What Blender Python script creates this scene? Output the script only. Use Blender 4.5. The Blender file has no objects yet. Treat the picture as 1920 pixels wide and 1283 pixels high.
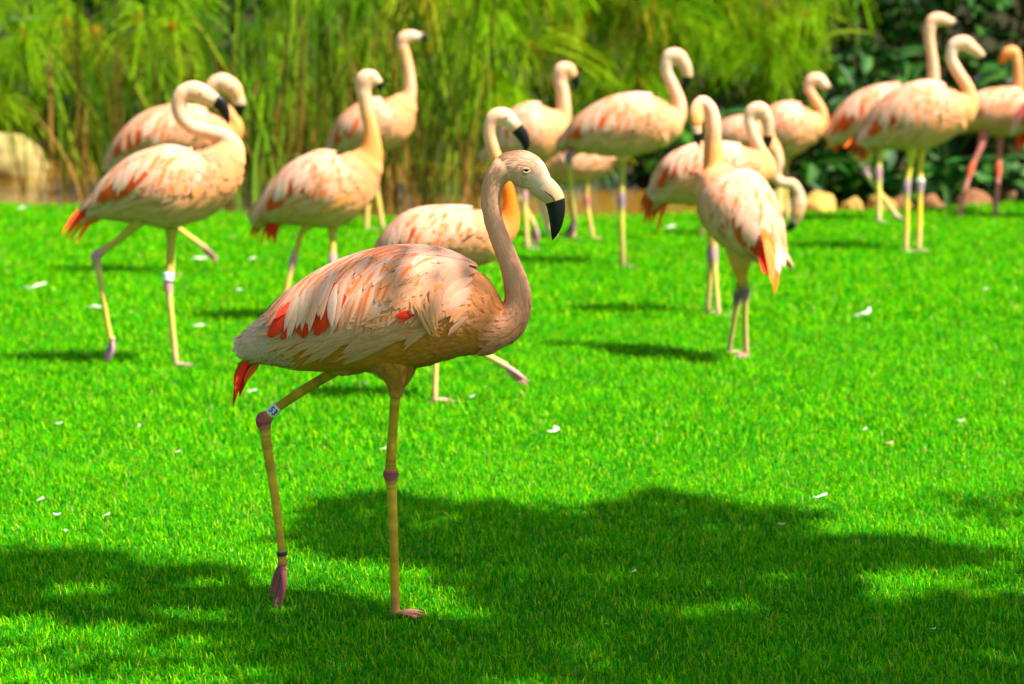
import bpy, bmesh, math, random
import numpy as np
from mathutils import Vector, Matrix, noise

random.seed(7)
rng = np.random.default_rng(7)
SC = bpy.context.scene
COL = SC.collection
R = math.radians

# ------------------------------------------------------------------ camera
FPX, W0, H0 = 4800.0, 1920.0, 1283.0
CAM_H = 1.525
PITCH = math.atan((H0 / 2 + 60) / FPX)
cd = bpy.data.cameras.new('camera'); cam = bpy.data.objects.new('camera', cd); COL.objects.link(cam)
cam.location = (0, 0, CAM_H); cam.rotation_euler = (math.pi / 2 - PITCH, 0, 0)
cd.sensor_width = 36; cd.lens = FPX / W0 * 36; cd.clip_start = 0.1; cd.clip_end = 3000
cd.dof.use_dof = True; cd.dof.focus_distance = 5.93; cd.dof.aperture_fstop = 3.8
SC.camera = cam
# ------------------------------------------------------------------ sky, sun, exposure
SUN_EL, SUN_AZ = R(57), R(-22)                 # azimuth from +x (picture right) towards -y (behind the camera)
SUN = Vector((math.cos(SUN_EL) * math.cos(SUN_AZ), math.cos(SUN_EL) * math.sin(SUN_AZ), math.sin(SUN_EL)))
w = bpy.data.worlds.new('World'); SC.world = w; w.use_nodes = True
nt = w.node_tree; bg = nt.nodes['Background']
sky = nt.nodes.new('ShaderNodeTexSky'); sky.sky_type = 'NISHITA'; sky.sun_disc = False
sky.dust_density = 2.5; sky.ozone_density = .5; sky.sun_elevation = SUN_EL; sky.sun_rotation = math.atan2(SUN.x, SUN.y)
nt.links.new(sky.outputs[0], bg.inputs[0]); bg.inputs[1].default_value = 0.07
ld = bpy.data.lights.new('sun', 'SUN'); ld.energy = 4.6; ld.angle = R(0.53); ld.color = (1, .94, .82)
sun = bpy.data.objects.new('sun', ld); COL.objects.link(sun)
sun.rotation_euler = SUN.to_track_quat('Z', 'Y').to_euler(); sun.location = SUN * 30
SC.view_settings.view_transform = 'Standard'; SC.view_settings.look = 'None'
SC.view_settings.exposure = 1.6; SC.view_settings.gamma = 1
SC.render.engine = 'CYCLES'
SC.cycles.use_denoising = True; SC.cycles.max_bounces = 8; SC.cycles.diffuse_bounces = 4
SC.cycles.transparent_max_bounces = 8

# ------------------------------------------------------------------ helpers
CP, SP = math.cos(PITCH), math.sin(PITCH)
def ray(px, py):
    a = (px - W0 / 2) / FPX; b = (H0 / 2 - py) / FPX
    return Vector((a, CP + b * SP, -SP + b * CP))
def pt(px, py, d):                              # pixel on the upright plane at distance d
    r = ray(px, py); k = d / r.y
    return Vector((r.x * k, d, CAM_H + r.z * k))
def gp(px, py, z=0.0):                          # pixel on the ground
    r = ray(px, py); k = (z - CAM_H) / r.z
    return Vector((r.x * k, r.y * k, z))

def tag(o, label=None, cat=None, group=None, kind=None):
    if label: o['label'] = label
    if cat: o['category'] = cat
    if group: o['group'] = group
    if kind: o['kind'] = kind
    return o
def empty(name, loc=(0, 0, 0), rz=0.0):
    o = bpy.data.objects.new(name, None); COL.objects.link(o)
    o.location = loc; o.rotation_euler = (0, 0, rz); o.empty_display_size = .1
    return o
def link(name, me, mat=None, parent=None, loc=None):
    o = bpy.data.objects.new(name, me); COL.objects.link(o)
    if mat and not me.materials: me.materials.append(mat)
    if parent: o.parent = parent
    if loc is not None: o.location = loc
    return o

class MB:
    """collects vertices, faces, vertex colours and uvs into one mesh"""
    def __init__(s): s.v = []; s.f = []; s.c = []; s.uv = []; s.n = []
    def grid(s, P, C, U=None, closed=False):    # P rows x cols x 3
        n, m = len(P), len(P[0]); b = len(s.v)
        for i in range(n):
            for j in range(m):
                s.v.append(tuple(P[i][j])); s.c.append(tuple(C[i][j])); s.uv.append(U[i][j] if U else (j / max(1, m - 1), i / max(1, n - 1)))
        for i in range(n - 1):
            for j in range(m if closed else m - 1):
                k = (j + 1) % m
                s.f.append((b + i * m + j, b + i * m + k, b + (i + 1) * m + k, b + (i + 1) * m + j))
        return b
    def fan(s, idx): s.f.append(tuple(idx))
    def mesh(s, name, org=None, smooth=True):
        me = bpy.data.meshes.new(name)
        V = np.array(s.v, dtype=np.float64)
        if org is not None: V = V - np.array(org)
        me.from_pydata(V.tolist(), [], s.f)
        a = me.color_attributes.new('Col', 'FLOAT_COLOR', 'POINT')
        C = np.ones((len(s.v), 4), np.float32); C[:, :3] = np.array(s.c); a.data.foreach_set('color', C.ravel())
        uv = me.uv_layers.new(name='UVMap'); li = np.empty(len(me.loops), np.int32); me.loops.foreach_get('vertex_index', li)
        uv.data.foreach_set('uv', np.array(s.uv, np.float32)[li].ravel())
        if smooth: me.polygons.foreach_set('use_smooth', np.ones(len(me.polygons), bool))
        me.update()
        if s.n and len(s.n) == len(s.v): me.normals_split_custom_set_from_vertices(np.array(s.n).tolist())
        return me

def catmull(P, sub):
    P = np.array(P, float); n = len(P)
    if n == 2:
        t = np.linspace(0, 1, sub + 1)[:, None]; return P[0] * (1 - t) + P[1] * t
    Q = np.vstack([2 * P[0] - P[1], P, 2 * P[-1] - P[-2]]); out = []
    for i in range(1, n):
        p0, p1, p2, p3 = Q[i - 1], Q[i], Q[i + 1], Q[i + 2]
        for k in range(sub):
            t = k / sub
            out.append(.5 * (2 * p1 + (p2 - p0) * t + (2 * p0 - 5 * p1 + 4 * p2 - p3) * t * t + (3 * p1 - p0 - 3 * p2 + p3) * t ** 3))
    out.append(P[-1]); return np.array(out)
def unit(a): return a / np.maximum(1e-9, np.linalg.norm(a, axis=-1, keepdims=True))

class Loft:
    """a body tube: centre line, frames and radii, as a surface in (t, phi)"""
    def __init__(s, P, r, side, kside, cols=None, sub=8):
        A = np.hstack([np.array(P, float), np.array(r, float)[:, None], np.array(kside, float)[:, None] if np.ndim(kside) else np.full((len(P), 1), kside)])
        if cols is not None: A = np.hstack([A, np.array(cols, float)])
        D = catmull(A, sub); s.C = D[:, :3]; s.ru = np.maximum(D[:, 3], 5e-4); s.rs = s.ru * D[:, 4]
        s.col = D[:, 5:8] if cols is not None else None
        T = unit(np.gradient(s.C, axis=0)); B = np.array(side, float)
        if B.ndim == 1: B = np.tile(B, (len(T), 1))
        B = unit(B - (B * T).sum(1, keepdims=True) * T); s.T, s.B = T, B; s.N = np.cross(B, T)
        seg = np.linalg.norm(np.diff(s.C, axis=0), axis=1); s.a = np.concatenate([[0], np.cumsum(seg)]); s.L = s.a[-1]; s.a /= s.L; s.sl = np.clip(np.gradient(s.ru) / np.maximum(1e-6, np.gradient(s.a) * s.L), -2.5, 2.5)
    def at(s, t):
        n = len(s.a); ext = 0.0
        if t < 0: ext = t; t = 0
        if t > 1: t = 1
        i = min(n - 2, max(0, int(np.searchsorted(s.a, t)) - 1)); k = (t - s.a[i]) / max(1e-9, s.a[i + 1] - s.a[i])
        f = lambda X: X[i] * (1 - k) + X[i + 1] * k
        C = f(s.C)
        if ext: C = C + s.T[0] * ext * s.L
        return C, f(s.N), f(s.B), f(s.ru), f(s.rs)
    def surf(s, t, ph, off=0.0):
        C, N, B, ru, rs = s.at(t); c, sn = math.cos(ph), math.sin(ph); tt = min(1, max(0, t)); k = float(np.interp(tt, s.a, s.sl)); i = min(len(s.a) - 1, int(np.searchsorted(s.a, tt)))
        n = N * c * rs / ru + B * sn - s.T[i] * k; n = n / np.linalg.norm(n); return C + N * ru * c + B * rs * sn + n * off, n
    def rings(s, mb, seg=20, cap=(True, True), cols=None):
        rows = []; crow = []; th = np.linspace(0, 2 * math.pi, seg, endpoint=False)
        st = []
        def cap_rows(i, sg):
            o = []
            for f, q in ((.45, .89), (.8, .6), (.97, .22)):
                o.append((s.C[i] + sg * s.T[i] * s.ru[i] * f * .8, s.N[i], s.B[i], s.ru[i] * q, s.rs[i] * q, i))
            return o
        if cap[0]: st += cap_rows(0, -1)[::-1]
        st += [(s.C[i], s.N[i], s.B[i], s.ru[i], s.rs[i], i) for i in range(len(s.C))]
        if cap[1]: st += cap_rows(len(s.C) - 1, 1)
        for C, N, B, ru, rs, i in st:
            rows.append([C + N * ru * math.cos(a) + B * rs * math.sin(a) for a in th])
            c = s.col[i] if s.col is not None else (1, 1, 1); crow.append([c] * seg)
        b = mb.grid(rows, crow, closed=True)
        mb.fan([b + j for j in range(seg)][::-1]); e = b + (len(rows) - 1) * seg; mb.fan([e + j for j in range(seg)])

# ------------------------------------------------------------------ materials
def new_mat(name):
    m = bpy.data.materials.new(name); m.use_nodes = True
    return m, m.node_tree, m.node_tree.nodes['Principled BSDF']
def N(nt, t, **kw):
    n = nt.nodes.new(t)
    for k, v in kw.items(): setattr(n, k, v)
    return n
def attr_mat(name, rough=.7, transl=0.0, spec=.3, sheen=0.0, noise_scale=None, noise_amt=.25, bump=0.0, bump_scale=200, uvstripe=0.0, sss=0.0):
    m, nt, p = new_mat(name); L = nt.links.new
    a = N(nt, 'ShaderNodeVertexColor', layer_name='Col'); col = a.outputs[0]
    p.inputs['Roughness'].default_value = rough; p.inputs['Specular IOR Level'].default_value = spec
    tc = N(nt, 'ShaderNodeTexCoord')
    if noise_scale:
        nz = N(nt, 'ShaderNodeTexNoise'); nz.inputs['Scale'].default_value = noise_scale; nz.inputs['Detail'].default_value = 4
        L(tc.outputs['Object'], nz.inputs['Vector'])
        mr = N(nt, 'ShaderNodeMapRange'); mr.inputs[3].default_value = 1 - noise_amt; mr.inputs[4].default_value = 1 + noise_amt
        L(nz.outputs[0], mr.inputs[0]); mx = N(nt, 'ShaderNodeVectorMath', operation='SCALE'); L(col, mx.inputs[0]); L(mr.outputs[0], mx.inputs['Scale']); col = mx.outputs[0]
    h = None
    if uvstripe:
        mp = N(nt, 'ShaderNodeMapping'); mp.inputs['Scale'].default_value = (9, 1.3, 1); L(tc.outputs['UV'], mp.inputs[0])
        oi = N(nt, 'ShaderNodeObjectInfo'); va = N(nt, 'ShaderNodeVectorMath', operation='ADD'); L(mp.outputs[0], va.inputs[0]); L(oi.outputs['Random'], va.inputs[1])
        nz2 = N(nt, 'ShaderNodeTexNoise'); nz2.inputs['Scale'].default_value = 1.6; nz2.inputs['Detail'].default_value = 5; nz2.inputs['Roughness'].default_value = .65
        L(va.outputs[0], nz2.inputs['Vector'])
        mr2 = N(nt, 'ShaderNodeMapRange'); mr2.inputs[1].default_value = .3; mr2.inputs[2].default_value = .7; mr2.inputs[3].default_value = 1 - uvstripe; mr2.inputs[4].default_value = 1 + uvstripe * .5
        L(nz2.outputs[0], mr2.inputs[0]); mx2 = N(nt, 'ShaderNodeVectorMath', operation='SCALE'); L(col, mx2.inputs[0]); L(mr2.outputs[0], mx2.inputs['Scale']); col = mx2.outputs[0]; h = nz2.outputs[0]
    L(col, p.inputs['Base Color'])
    if sheen: p.inputs['Sheen Weight'].default_value = sheen; p.inputs['Sheen Roughness'].default_value = .4
    if sss: p.inputs['Subsurface Weight'].default_value = sss; p.inputs['Subsurface Radius'].default_value = (.02, .008, .004); p.inputs['Subsurface Scale'].default_value = 1
    if bump:
        if h is None:
            nb = N(nt, 'ShaderNodeTexNoise'); nb.inputs['Scale'].default_value = bump_scale; nb.inputs['Detail'].default_value = 3; L(tc.outputs['Object'], nb.inputs['Vector']); h = nb.outputs[0]
        b = N(nt, 'ShaderNodeBump'); b.inputs['Strength'].default_value = bump; b.inputs['Distance'].default_value = .004; L(h, b.inputs['Height']); L(b.outputs[0], p.inputs['Normal'])
    if transl:
        tr = N(nt, 'ShaderNodeBsdfTranslucent'); L(col, tr.inputs[0]); mxs = N(nt, 'ShaderNodeMixShader'); mxs.inputs[0].default_value = transl
        L(p.outputs[0], mxs.inputs[1]); L(tr.outputs[0], mxs.inputs[2]); L(mxs.outputs[0], nt.nodes['Material Output'].inputs[0])
    return m
M_SKIN = attr_mat('flamingo_skin', .85, spec=.15, bump=.25, bump_scale=260, noise_scale=70, noise_amt=.2)
M_FEATHER = attr_mat('feather', .72, transl=.22, spec=.2, uvstripe=.16, bump=.35)
M_BILL = attr_mat('bill_horn', .35, spec=.2, noise_scale=120, noise_amt=.08)
M_GRASS = attr_mat('grass_blade', .6, transl=.36, spec=.02)
M_REED = attr_mat('reed_leaf', .7, transl=.3, spec=.0)
M_LEAF = attr_mat('shrub_leaf', .5, transl=.2, spec=.10)
M_ROCK = attr_mat('rock', .9, spec=.2, noise_scale=9, noise_amt=.45, bump=.6, bump_scale=40)
M_BAND = attr_mat('leg_band', .4, spec=.4)
M_BARK = attr_mat('bark', .9, spec=.1, noise_scale=20, noise_amt=.4, bump=.6, bump_scale=40)

def ground_mat(name, c1, c2, scale, rough=.95):
    m, nt, p = new_mat(name); L = nt.links.new
    tc = N(nt, 'ShaderNodeTexCoord'); nz = N(nt, 'ShaderNodeTexNoise'); nz.inputs['Scale'].default_value = scale; nz.inputs['Detail'].default_value = 8; nz.inputs['Roughness'].default_value = .7
    L(tc.outputs['Object'], nz.inputs['Vector']); cr = N(nt, 'ShaderNodeValToRGB')
    cr.color_ramp.elements[0].position = .3; cr.color_ramp.elements[0].color = (*c1, 1); cr.color_ramp.elements[1].position = .7; cr.color_ramp.elements[1].color = (*c2, 1)
    L(nz.outputs[0], cr.inputs[0]); L(cr.outputs[0], p.inputs['Base Color']); p.inputs['Roughness'].default_value = rough; p.inputs['Specular IOR Level'].default_value = .1
    b = N(nt, 'ShaderNodeBump'); b.inputs['Strength'].default_value = .6; b.inputs['Distance'].default_value = .02; L(nz.outputs[0], b.inputs['Height']); L(b.outputs[0], p.inputs['Normal'])
    return m
M_LAWN = ground_mat('lawn_turf', (.006, .13, .001), (.03, .22, .001), 60)
M_SOIL = ground_mat('soil', (.008, .010, .001), (.03, .024, .004), 6)
def water_mat():
    m, nt, p = new_mat('pond_water'); L = nt.links.new
    tc = N(nt, 'ShaderNodeTexCoord'); mp = N(nt, 'ShaderNodeMapping'); mp.inputs['Scale'].default_value = (1.2, 3, 1); L(tc.outputs['Object'], mp.inputs[0])
    nz = N(nt, 'ShaderNodeTexNoise'); nz.inputs['Scale'].default_value = 5; nz.inputs['Detail'].default_value = 3; L(mp.outputs[0], nz.inputs['Vector'])
    p.inputs['Base Color'].default_value = (.20, .105, .012, 1); p.inputs['Roughness'].default_value = .12; p.inputs['IOR'].default_value = 1.33
    b = N(nt, 'ShaderNodeBump'); b.inputs['Strength'].default_value = .25; b.inputs['Distance'].default_value = .02; L(nz.outputs[0], b.inputs['Height']); L(b.outputs[0], p.inputs['Normal'])
    return m
M_WATER = water_mat()

# ------------------------------------------------------------------ the setting: ground, lawn, pond
EDGE_PX = [(-900, 372), (-300, 380), (0, 386), (200, 391), (400, 402), (640, 411), (850, 413), (1100, 410), (1290, 405), (1500, 402), (1700, 397), (1800, 391), (1920, 383), (2300, 370), (2900, 360)]
EDGE = [gp(x, y) for x, y in EDGE_PX]
EX = np.array([e.x for e in EDGE]); EY = np.array([e.y for e in EDGE])
def edge_y(x): return np.interp(x, EX, EY)
def flat_mesh(name, xs, ys, zf):
    X, Y = np.meshgrid(xs, ys); Z = zf(X, Y); n, m = X.shape
    V = np.stack([X, Y, Z], -1).reshape(-1, 3); idx = np.arange(n * m).reshape(n, m)
    F = np.stack([idx[:-1, :-1], idx[:-1, 1:], idx[1:, 1:], idx[1:, :-1]], -1).reshape(-1, 4)
    me = bpy.data.meshes.new(name); me.from_pydata(V.tolist(), [], F.tolist()); me.polygons.foreach_set('use_smooth', np.ones(len(me.polygons), bool)); return me
def terrain(X, Y):
    bed = -.45 + 0 * X
    far = np.clip((Y - 20.2 - .25 * np.sin(X * 1.3)) / 1.6, 0, 1); far = far * far * (3 - 2 * far)
    return bed + far * (.75 + .1 * np.sin(X * 2 + Y)) + .9 * np.clip((Y - 24) / 30, 0, 1)
xs = np.concatenate([[-900, -300, -100, -40], np.linspace(-16, 16, 65), [40, 100, 300, 900]])
ys = np.concatenate([[-900, -200, -40, 0, 10], np.linspace(15, 30, 46), [40, 60, 100, 300, 1500]])
tag(link('ground', flat_mesh('ground', xs, ys, terrain), M_SOIL), kind='structure')
# lawn: a sheet with its rim turned down into the pond
LX = np.linspace(-14, 14, 113); rows = []
for k, f in enumerate(np.concatenate([np.linspace(0, 1, 40)])):
    rows.append([(x, -25 + (edge_y(x) + 25) * f, 0.0) for x in LX])
rows.append([(x, edge_y(x) + .05, -.025) for x in LX]); rows.append([(x, edge_y(x) + .12, -.12) for x in LX]); rows.append([(x, edge_y(x) + .3, -.46) for x in LX])
mb = MB(); mb.grid(rows, [[(1, 1, 1)] * len(LX)] * len(rows))
tag(link('lawn', mb.mesh('lawn'), M_LAWN), kind='structure')
tag(link('pond_water', flat_mesh('pond_water', np.linspace(-14, 14, 29), np.linspace(15, 23, 9), lambda X, Y: -.05 + 0 * X), M_WATER), kind='structure')

# ------------------------------------------------------------------ flamingos
WHITE = (.84, .42, .26); PEACH = (.80, .335, .115); ORANGE = (.82, .165, .005); RED = (.76, .028, .006); DEEP = (.58, .035, .006)
TAN = (.78, .29, .03); SNOW = (.83, .54, .40); PINKW = (.84, .42, .26); YLEG = (.46, .33, .04); OLIVE = (.30, .24, .035); JOINT = (.42, .10, .12); FOOTP = (.52, .20, .19); PALELEG = (.60, .44, .10)
BLACK = (.008, .008, .010); CREAM = (.72, .62, .50)
def lerp(a, b, k): return tuple(a[i] * (1 - k) + b[i] * k for i in range(3))
def jit(c, s=.08):
    k = 1 + random.uniform(-s, s); return tuple(min(.92, max(0, x * k * (1 + random.uniform(-s * .4, s * .4)))) for x in c)

WPROF = [.30, .72, 1.0, 1.02, .78, .12]
def plume(mb, pts, nrm, wid, colf, cols=5, prof=WPROF, camber=.16, fray=0.0):
    """one feather: a cambered blade along pts; colf(s, u) gives the colour at length s, across u"""
    P = np.array(pts); Nn = unit(np.array(nrm, float)); T = unit(np.gradient(P, axis=0)); S = unit(np.cross(T, Nn)); k = len(P)
    rows, crow = [], []
    us = np.linspace(-1, 1, cols)
    for i in range(k):
        s = i / (k - 1); wv = wid * np.interp(s, np.linspace(0, 1, len(prof)), prof)
        rows.append([P[i] + S[i] * wv * u + Nn[i] * wid * camber * (1 - u * u) + (T[i] * wid * random.uniform(-fray, fray) if fray and i > 0 else 0) for u in us])
        crow.append([colf(s, abs(u)) for u in us])
        mb.n += [tuple(unit(Nn[i] + S[i] * u * .22)) for u in us]
    mb.grid(rows, crow)
def feather_path(lo, t0, ph0, ang, length, off0, lift, sgn=1, n=6, curl=0.0):
    t, ph, a = t0, ph0, ang; P, Nn = [], []
    for i in range(n):
        s = i / (n - 1); p, nn = lo.surf(t, ph * sgn, off0 + lift * s); P.append(p); Nn.append(nn)
        C, _, _, ru, rs = lo.at(t); ds = length / (n - 1)
        t -= math.cos(a) * ds / lo.L; ph += math.sin(a) * ds / max(.02, .5 * (ru + rs)); a += curl / (n - 1)
    return P, Nn
def streak(edge, mid, amt, lo=.25, hi=1.0):
    def f(s, u):
        k = amt * max(0, 1 - u * 1.5) * min(1, max(0, (s - lo) / .25)) * (1 if s < hi else .3)
        return lerp(edge, mid, min(1, k))
    return f

def tube_leg(mb, P, r, cols, side, seg=14, sub=6, k=1.0):
    lo = Loft(P, r, side, k, cols, sub); lo.rings(mb, seg); return lo

def flamingo(spec):
    front = spec.get('detail', 0)
    fx, fy = spec['foot']; G = gp(fx, fy); d = G.y + spec.get('dd', 0); px = d / FPX      # metres per pixel at the bird
    root = empty('flamingo', G)
    tag(root, spec['label'], 'flamingo', 'flamingos standing and walking on the lawn')
    org = np.array(G)
    def ch(key): return [tuple(q) + (0,) * (4 - len(q)) for q in spec[key]]
    def P3(q): return pt(q[0], q[1], d + q[3])
    tor, nk, hd, bl = ch('torso'), ch('neck'), ch('head'), ch('bill')
    tint = spec.get('tint', .35)               # how orange the bird is
    TP = [P3(q) for q in tor]
    ax = TP[-1] - TP[0]; ax.z = 0; ax.normalize(); B = np.array(ax.cross(Vector((0, 0, 1))))
    ks = spec.get('kside', .80)
    lt = Loft(TP, [q[2] * px for q in tor], B, ks, sub=8)
    NB = spec.get('nside', B)
    ln = Loft([P3(q) for q in nk], [q[2] * px * (1 if front or i_ < 2 else .90) for i_, q in enumerate(nk)], NB, spec.get('nk', .85), sub=8)
    lh = Loft([P3(q) for q in hd], [q[2] * px * (1 if front else .94) for q in hd], spec.get('hside', NB), spec.get('hk', .72), sub=6)
    # --- body: torso, neck and head fused into one skin, legs joined to it
    tm = MB(); lt.rings(tm, 28); ln.rings(tm, 20); lh.rings(tm, 20)
    for th in spec.get('thighs', []):
        a = [P3(tuple(q) + (0,) * (4 - len(q))) for q in th]; Loft(a, [q[2] * px for q in th], B, .85, sub=6).rings(tm, 14)
    tmp = link('tmp', tm.mesh('tmp'))
    md = tmp.modifiers.new('r', 'REMESH'); md.mode = 'VOXEL'; md.voxel_size = .0045 if front else .008
    sm = tmp.modifiers.new('s', 'SMOOTH'); sm.factor = .5; sm.iterations = 6 if front else 4
    bpy.context.view_layer.update()
    me = bpy.data.meshes.new_from_object(tmp.evaluated_get(bpy.context.evaluated_depsgraph_get()))
    old = tmp.data; bpy.data.objects.remove(tmp); bpy.data.meshes.remove(old)
    V = np.empty(len(me.vertices) * 3); me.vertices.foreach_get('co', V); V = V.reshape(-1, 3)
    F = [tuple(p.vertices) for p in me.polygons]; bpy.data.meshes.remove(me)
    S, Rr, Cc = [], [], []
    nc = spec.get('neckcol', [lerp(PEACH, ORANGE, tint * .8), lerp(PINKW, ORANGE, tint * .35), PINKW]); hc = spec.get('headcol', [PINKW, PINKW, (.80, .55, .42)])
    def ramp(cs, t): i = min(len(cs) - 2, int(t * (len(cs) - 1))); return lerp(cs[i], cs[i + 1], t * (len(cs) - 1) - i)
    for lo, cs in ((lt, [SNOW, TAN, TAN, PEACH, lerp(PEACH, ORANGE, tint * 1.2)] if front else [SNOW, (.82, .40, .19), (.82, .40, .19), lerp(PINKW, PEACH, .3), lerp(PEACH, ORANGE, tint * .4)]), (ln, nc), (lh, hc)):
        for i in range(0, len(lo.C), 2): S.append(lo.C[i]); Rr.append(lo.ru[i]); Cc.append(ramp(cs, lo.a[i]))
    for th in spec.get('thighs', []):
        for q in th: S.append(np.array(P3(tuple(q) + (0,) * (4 - len(q))))); Rr.append(q[2] * px); Cc.append(TAN)
    S, Rr, Cc = np.array(S), np.array(Rr), np.array(Cc)
    vc = np.empty((len(V), 3))
    for i in range(0, len(V), 4000):
        dd = np.linalg.norm(V[i:i + 4000, None] - S[None], axis=2) / Rr[None]; wgt = 1 / np.maximum(dd, .05) ** 8
        vc[i:i + 4000] = (wgt @ Cc) / wgt.sum(1, keepdims=True)
    bm_ = MB(); bm_.v = [tuple(v) for v in V]; bm_.f = F; bm_.c = [tuple(c) for c in vc]; bm_.uv = [(0, 0)] * len(V)
    lcU, lcL, lcJ, lcF = spec.get('legcol', (YLEG, PALELEG, JOINT, FOOTP))
    for leg in spec['legs']:
        q = leg['pts']; n = len(q); off = leg.get('off', 0); dep = []
        dj = leg.get('joint', n // 2)
        gd = gp(q[-1][0], q[-1][1], .012).y if leg.get('ground', True) else d + off
        for i in range(n): k = i / (n - 1); dep.append((d + off) * (1 - k) + gd * k)
        PP = [pt(q[i][0], q[i][1], dep[i]) for i in range(n)]; rr = [q[i][2] * px for i in range(n)]
        cc = []
        for i in range(n):
            cc.append(lcU if i < dj else (lcJ if i == dj else lerp(lcL, lcU, .35 if i < n - 1 else 0)))
        cc[-1] = lerp(lcL, lcF, .5)
        # tight joint: add guard stations either side
        P2, r2, c2 = [], [], []
        for i in range(n):
            if i == dj:
                a = PP[i - 1].lerp(PP[i], 1 - min(.45, 2.9 * rr[i] / (PP[i] - PP[i - 1]).length)); b = PP[i].lerp(PP[i + 1], min(.45, 2.9 * rr[i] / (PP[i + 1] - PP[i]).length))
                P2 += [a, PP[i].lerp(a, .5), PP[i], PP[i].lerp(b, .5), b]; r2 += [rr[i] * .70, rr[i] * .88, rr[i] * .97, rr[i] * .84, rr[i] * .68]; c2 += [lerp(lcU, lcJ, .1), lerp(lcU, lcJ, .8), lcJ, lerp(lcL, lcJ, .75), lerp(lcL, lcJ, .08)]
            else: P2.append(PP[i]); r2.append(rr[i]); c2.append(cc[i])
        if front:
            sub = 14
        else: sub = 4
        lo = Loft(P2, r2, B, 1.0, c2, sub)
        if front:                                # scutes: fine rings on the shank
            sc_ = 1 + .006 * np.sin(np.arange(len(lo.ru)) * 2.1) + .008 * rng.standard_normal(len(lo.ru)); lo.ru = lo.ru * sc_; lo.rs = lo.rs * sc_
            blot = np.clip(np.convolve(rng.standard_normal(len(lo.ru) + 4) * .22, np.ones(3) / 3, 'valid')[:len(lo.ru)] + 1, .6, 1.4); lo.col = lo.col * blot[:, None]
        lo.rings(bm_, 14 if front else 10)
        if front:                                # the swollen joint is lumpy, not a ring
            J = np.array(PP[dj]); j0 = unit(np.array(PP[dj - 1]) - J); j1 = unit(np.array(PP[dj + 1]) - J); bk = unit(np.cross(j1 - j0, B)); bk = bk if bk[0] < 0 else -bk
            for o_, q0, q1, rr_ in ((3.0, -17, 12, 12.5), (-3.5, -9, 19, 12), (1, -22, 24, 10.5)):
                c0 = J + bk * o_ * px; Loft([c0 + j0 * -q0 * px, c0 + (j0 * 4 + j1 * 4) * px * .3, c0 + j1 * q1 * px], [4 * px, rr_ * px, 4 * px], B, .95, [lerp(lcU, lcJ, .5), jit(lcJ, .2), lerp(lcL, lcJ, .5)], 6).rings(bm_, 12)
        A = PP[-1]; rl = rr[-1]
        # foot: three webbed toes and a hind toe
        hx = leg.get('toe'); toes = []
        if leg.get('ground', True):
            fw = Vector((math.cos(leg.get('yaw', 0)), math.sin(leg.get('yaw', 0)), 0)); sd = Vector((-fw.y, fw.x, 0)); TL = leg.get('tl', .075)
            base = Vector((A.x, A.y, .003))
            for an, ln_ in ((-.55, .9), (0, 1.0), (.55, .9)):
                dv = (fw * math.cos(an) + sd * math.sin(an)) * TL * ln_; toes.append([base + Vector((0, 0, .006)), base + dv * .5 + Vector((0, 0, .009)), base + dv + Vector((0, 0, .001))])
            toes.append([base, base - fw * TL * .2, base - fw * TL * .3])
        else:
            hp = [pt(x, y, dep[-1]) for x, y in hx]; dv = hp[-1] - A; perp = Vector((0, 1, 0))
            for o_, k in ((-.24, .93), (.02, 1.0), (.24, .82)):
                e = A + dv * k; sp = Vector((dv.z, 0, -dv.x)) * o_ * .55 + perp * dv.length * o_ * .9; mid = A + dv * .5 * k + sp * .9 + (hp[0] - (A + dv * .5)) * .6
                toes.append([A + dv * .02, mid, e + sp])
        for tq in toes:
            rt = rl * (.62 if leg.get('ground', True) else .72); cF = [lcF, jit(lcF, .15), lerp(lcF, (.2, .06, .06), .4)]
            Loft(tq, [rt, rt * .8, rt * .42], (0.01, 1, .02) if not leg.get('ground', True) else (0, 0, 1), .8, cF, 5).rings(bm_, 8)
        if len(toes) >= 3:                       # webs
            for a_, b_ in ((0, 1), (1, 2)):
                ta, tb_ = catmull(toes[a_], 4), catmull(toes[b_], 4); rw = []
                for k in np.linspace(0, 1, 5):
                    bend = math.sin(k * math.pi) * .25
                    rw.append([ta[i] * (1 - k) + tb_[i] * k - (ta[i] - ta[0]) * bend for i in range(len(ta))])
                bm_.grid(rw, [[lcF] * len(ta)] * 5)
        for bd in leg.get('bands', []):          # leg bands are parts of their own
            k, hw, colr, txt = bd; i = int(k * (len(lo.C) - 1)); c0 = lo.C[i]; ax_ = lo.T[i]; rb = lo.ru[max(0, i - 3):i + 4].max() * 1.16
            bmb = MB(); Loft([c0 - ax_ * hw * px, c0, c0 + ax_ * hw * px], [rb, rb, rb], B, 1.0, [colr] * 3, 3).rings(bmb, 24, (False, False))
            bo = link('leg_band', bmb.mesh('leg_band', org), M_BAND, root)
            if txt:
                cu = bpy.data.curves.new('number', 'FONT'); cu.body = txt; cu.align_x = 'CENTER'; cu.align_y = 'CENTER'; cu.size = 1; cu.resolution_u = 4; cu.offset = .022
                to = link('number_tmp', cu); bpy.context.view_layer.update()
                tme = bpy.data.meshes.new_from_object(to.evaluated_get(bpy.context.evaluated_depsgraph_get())); bpy.data.objects.remove(to)
                bmt = bmesh.new(); bmt.from_mesh(tme); bmesh.ops.triangulate(bmt, faces=bmt.faces); bmesh.ops.subdivide_edges(bmt, edges=[e for e in bmt.edges if e.calc_length() > .12], cuts=2)
                upv = Vector(-ax_); toc = (Vector((0, 0, CAM_H)) - Vector(c0)).normalized(); toc = (toc - upv * toc.dot(upv)).normalized(); rt_ = upv.cross(toc)
                if rt_.x < 0: rt_ = -rt_
                sc = 17.5 * px; off_ = Vector(c0) - Vector(org)
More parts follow.
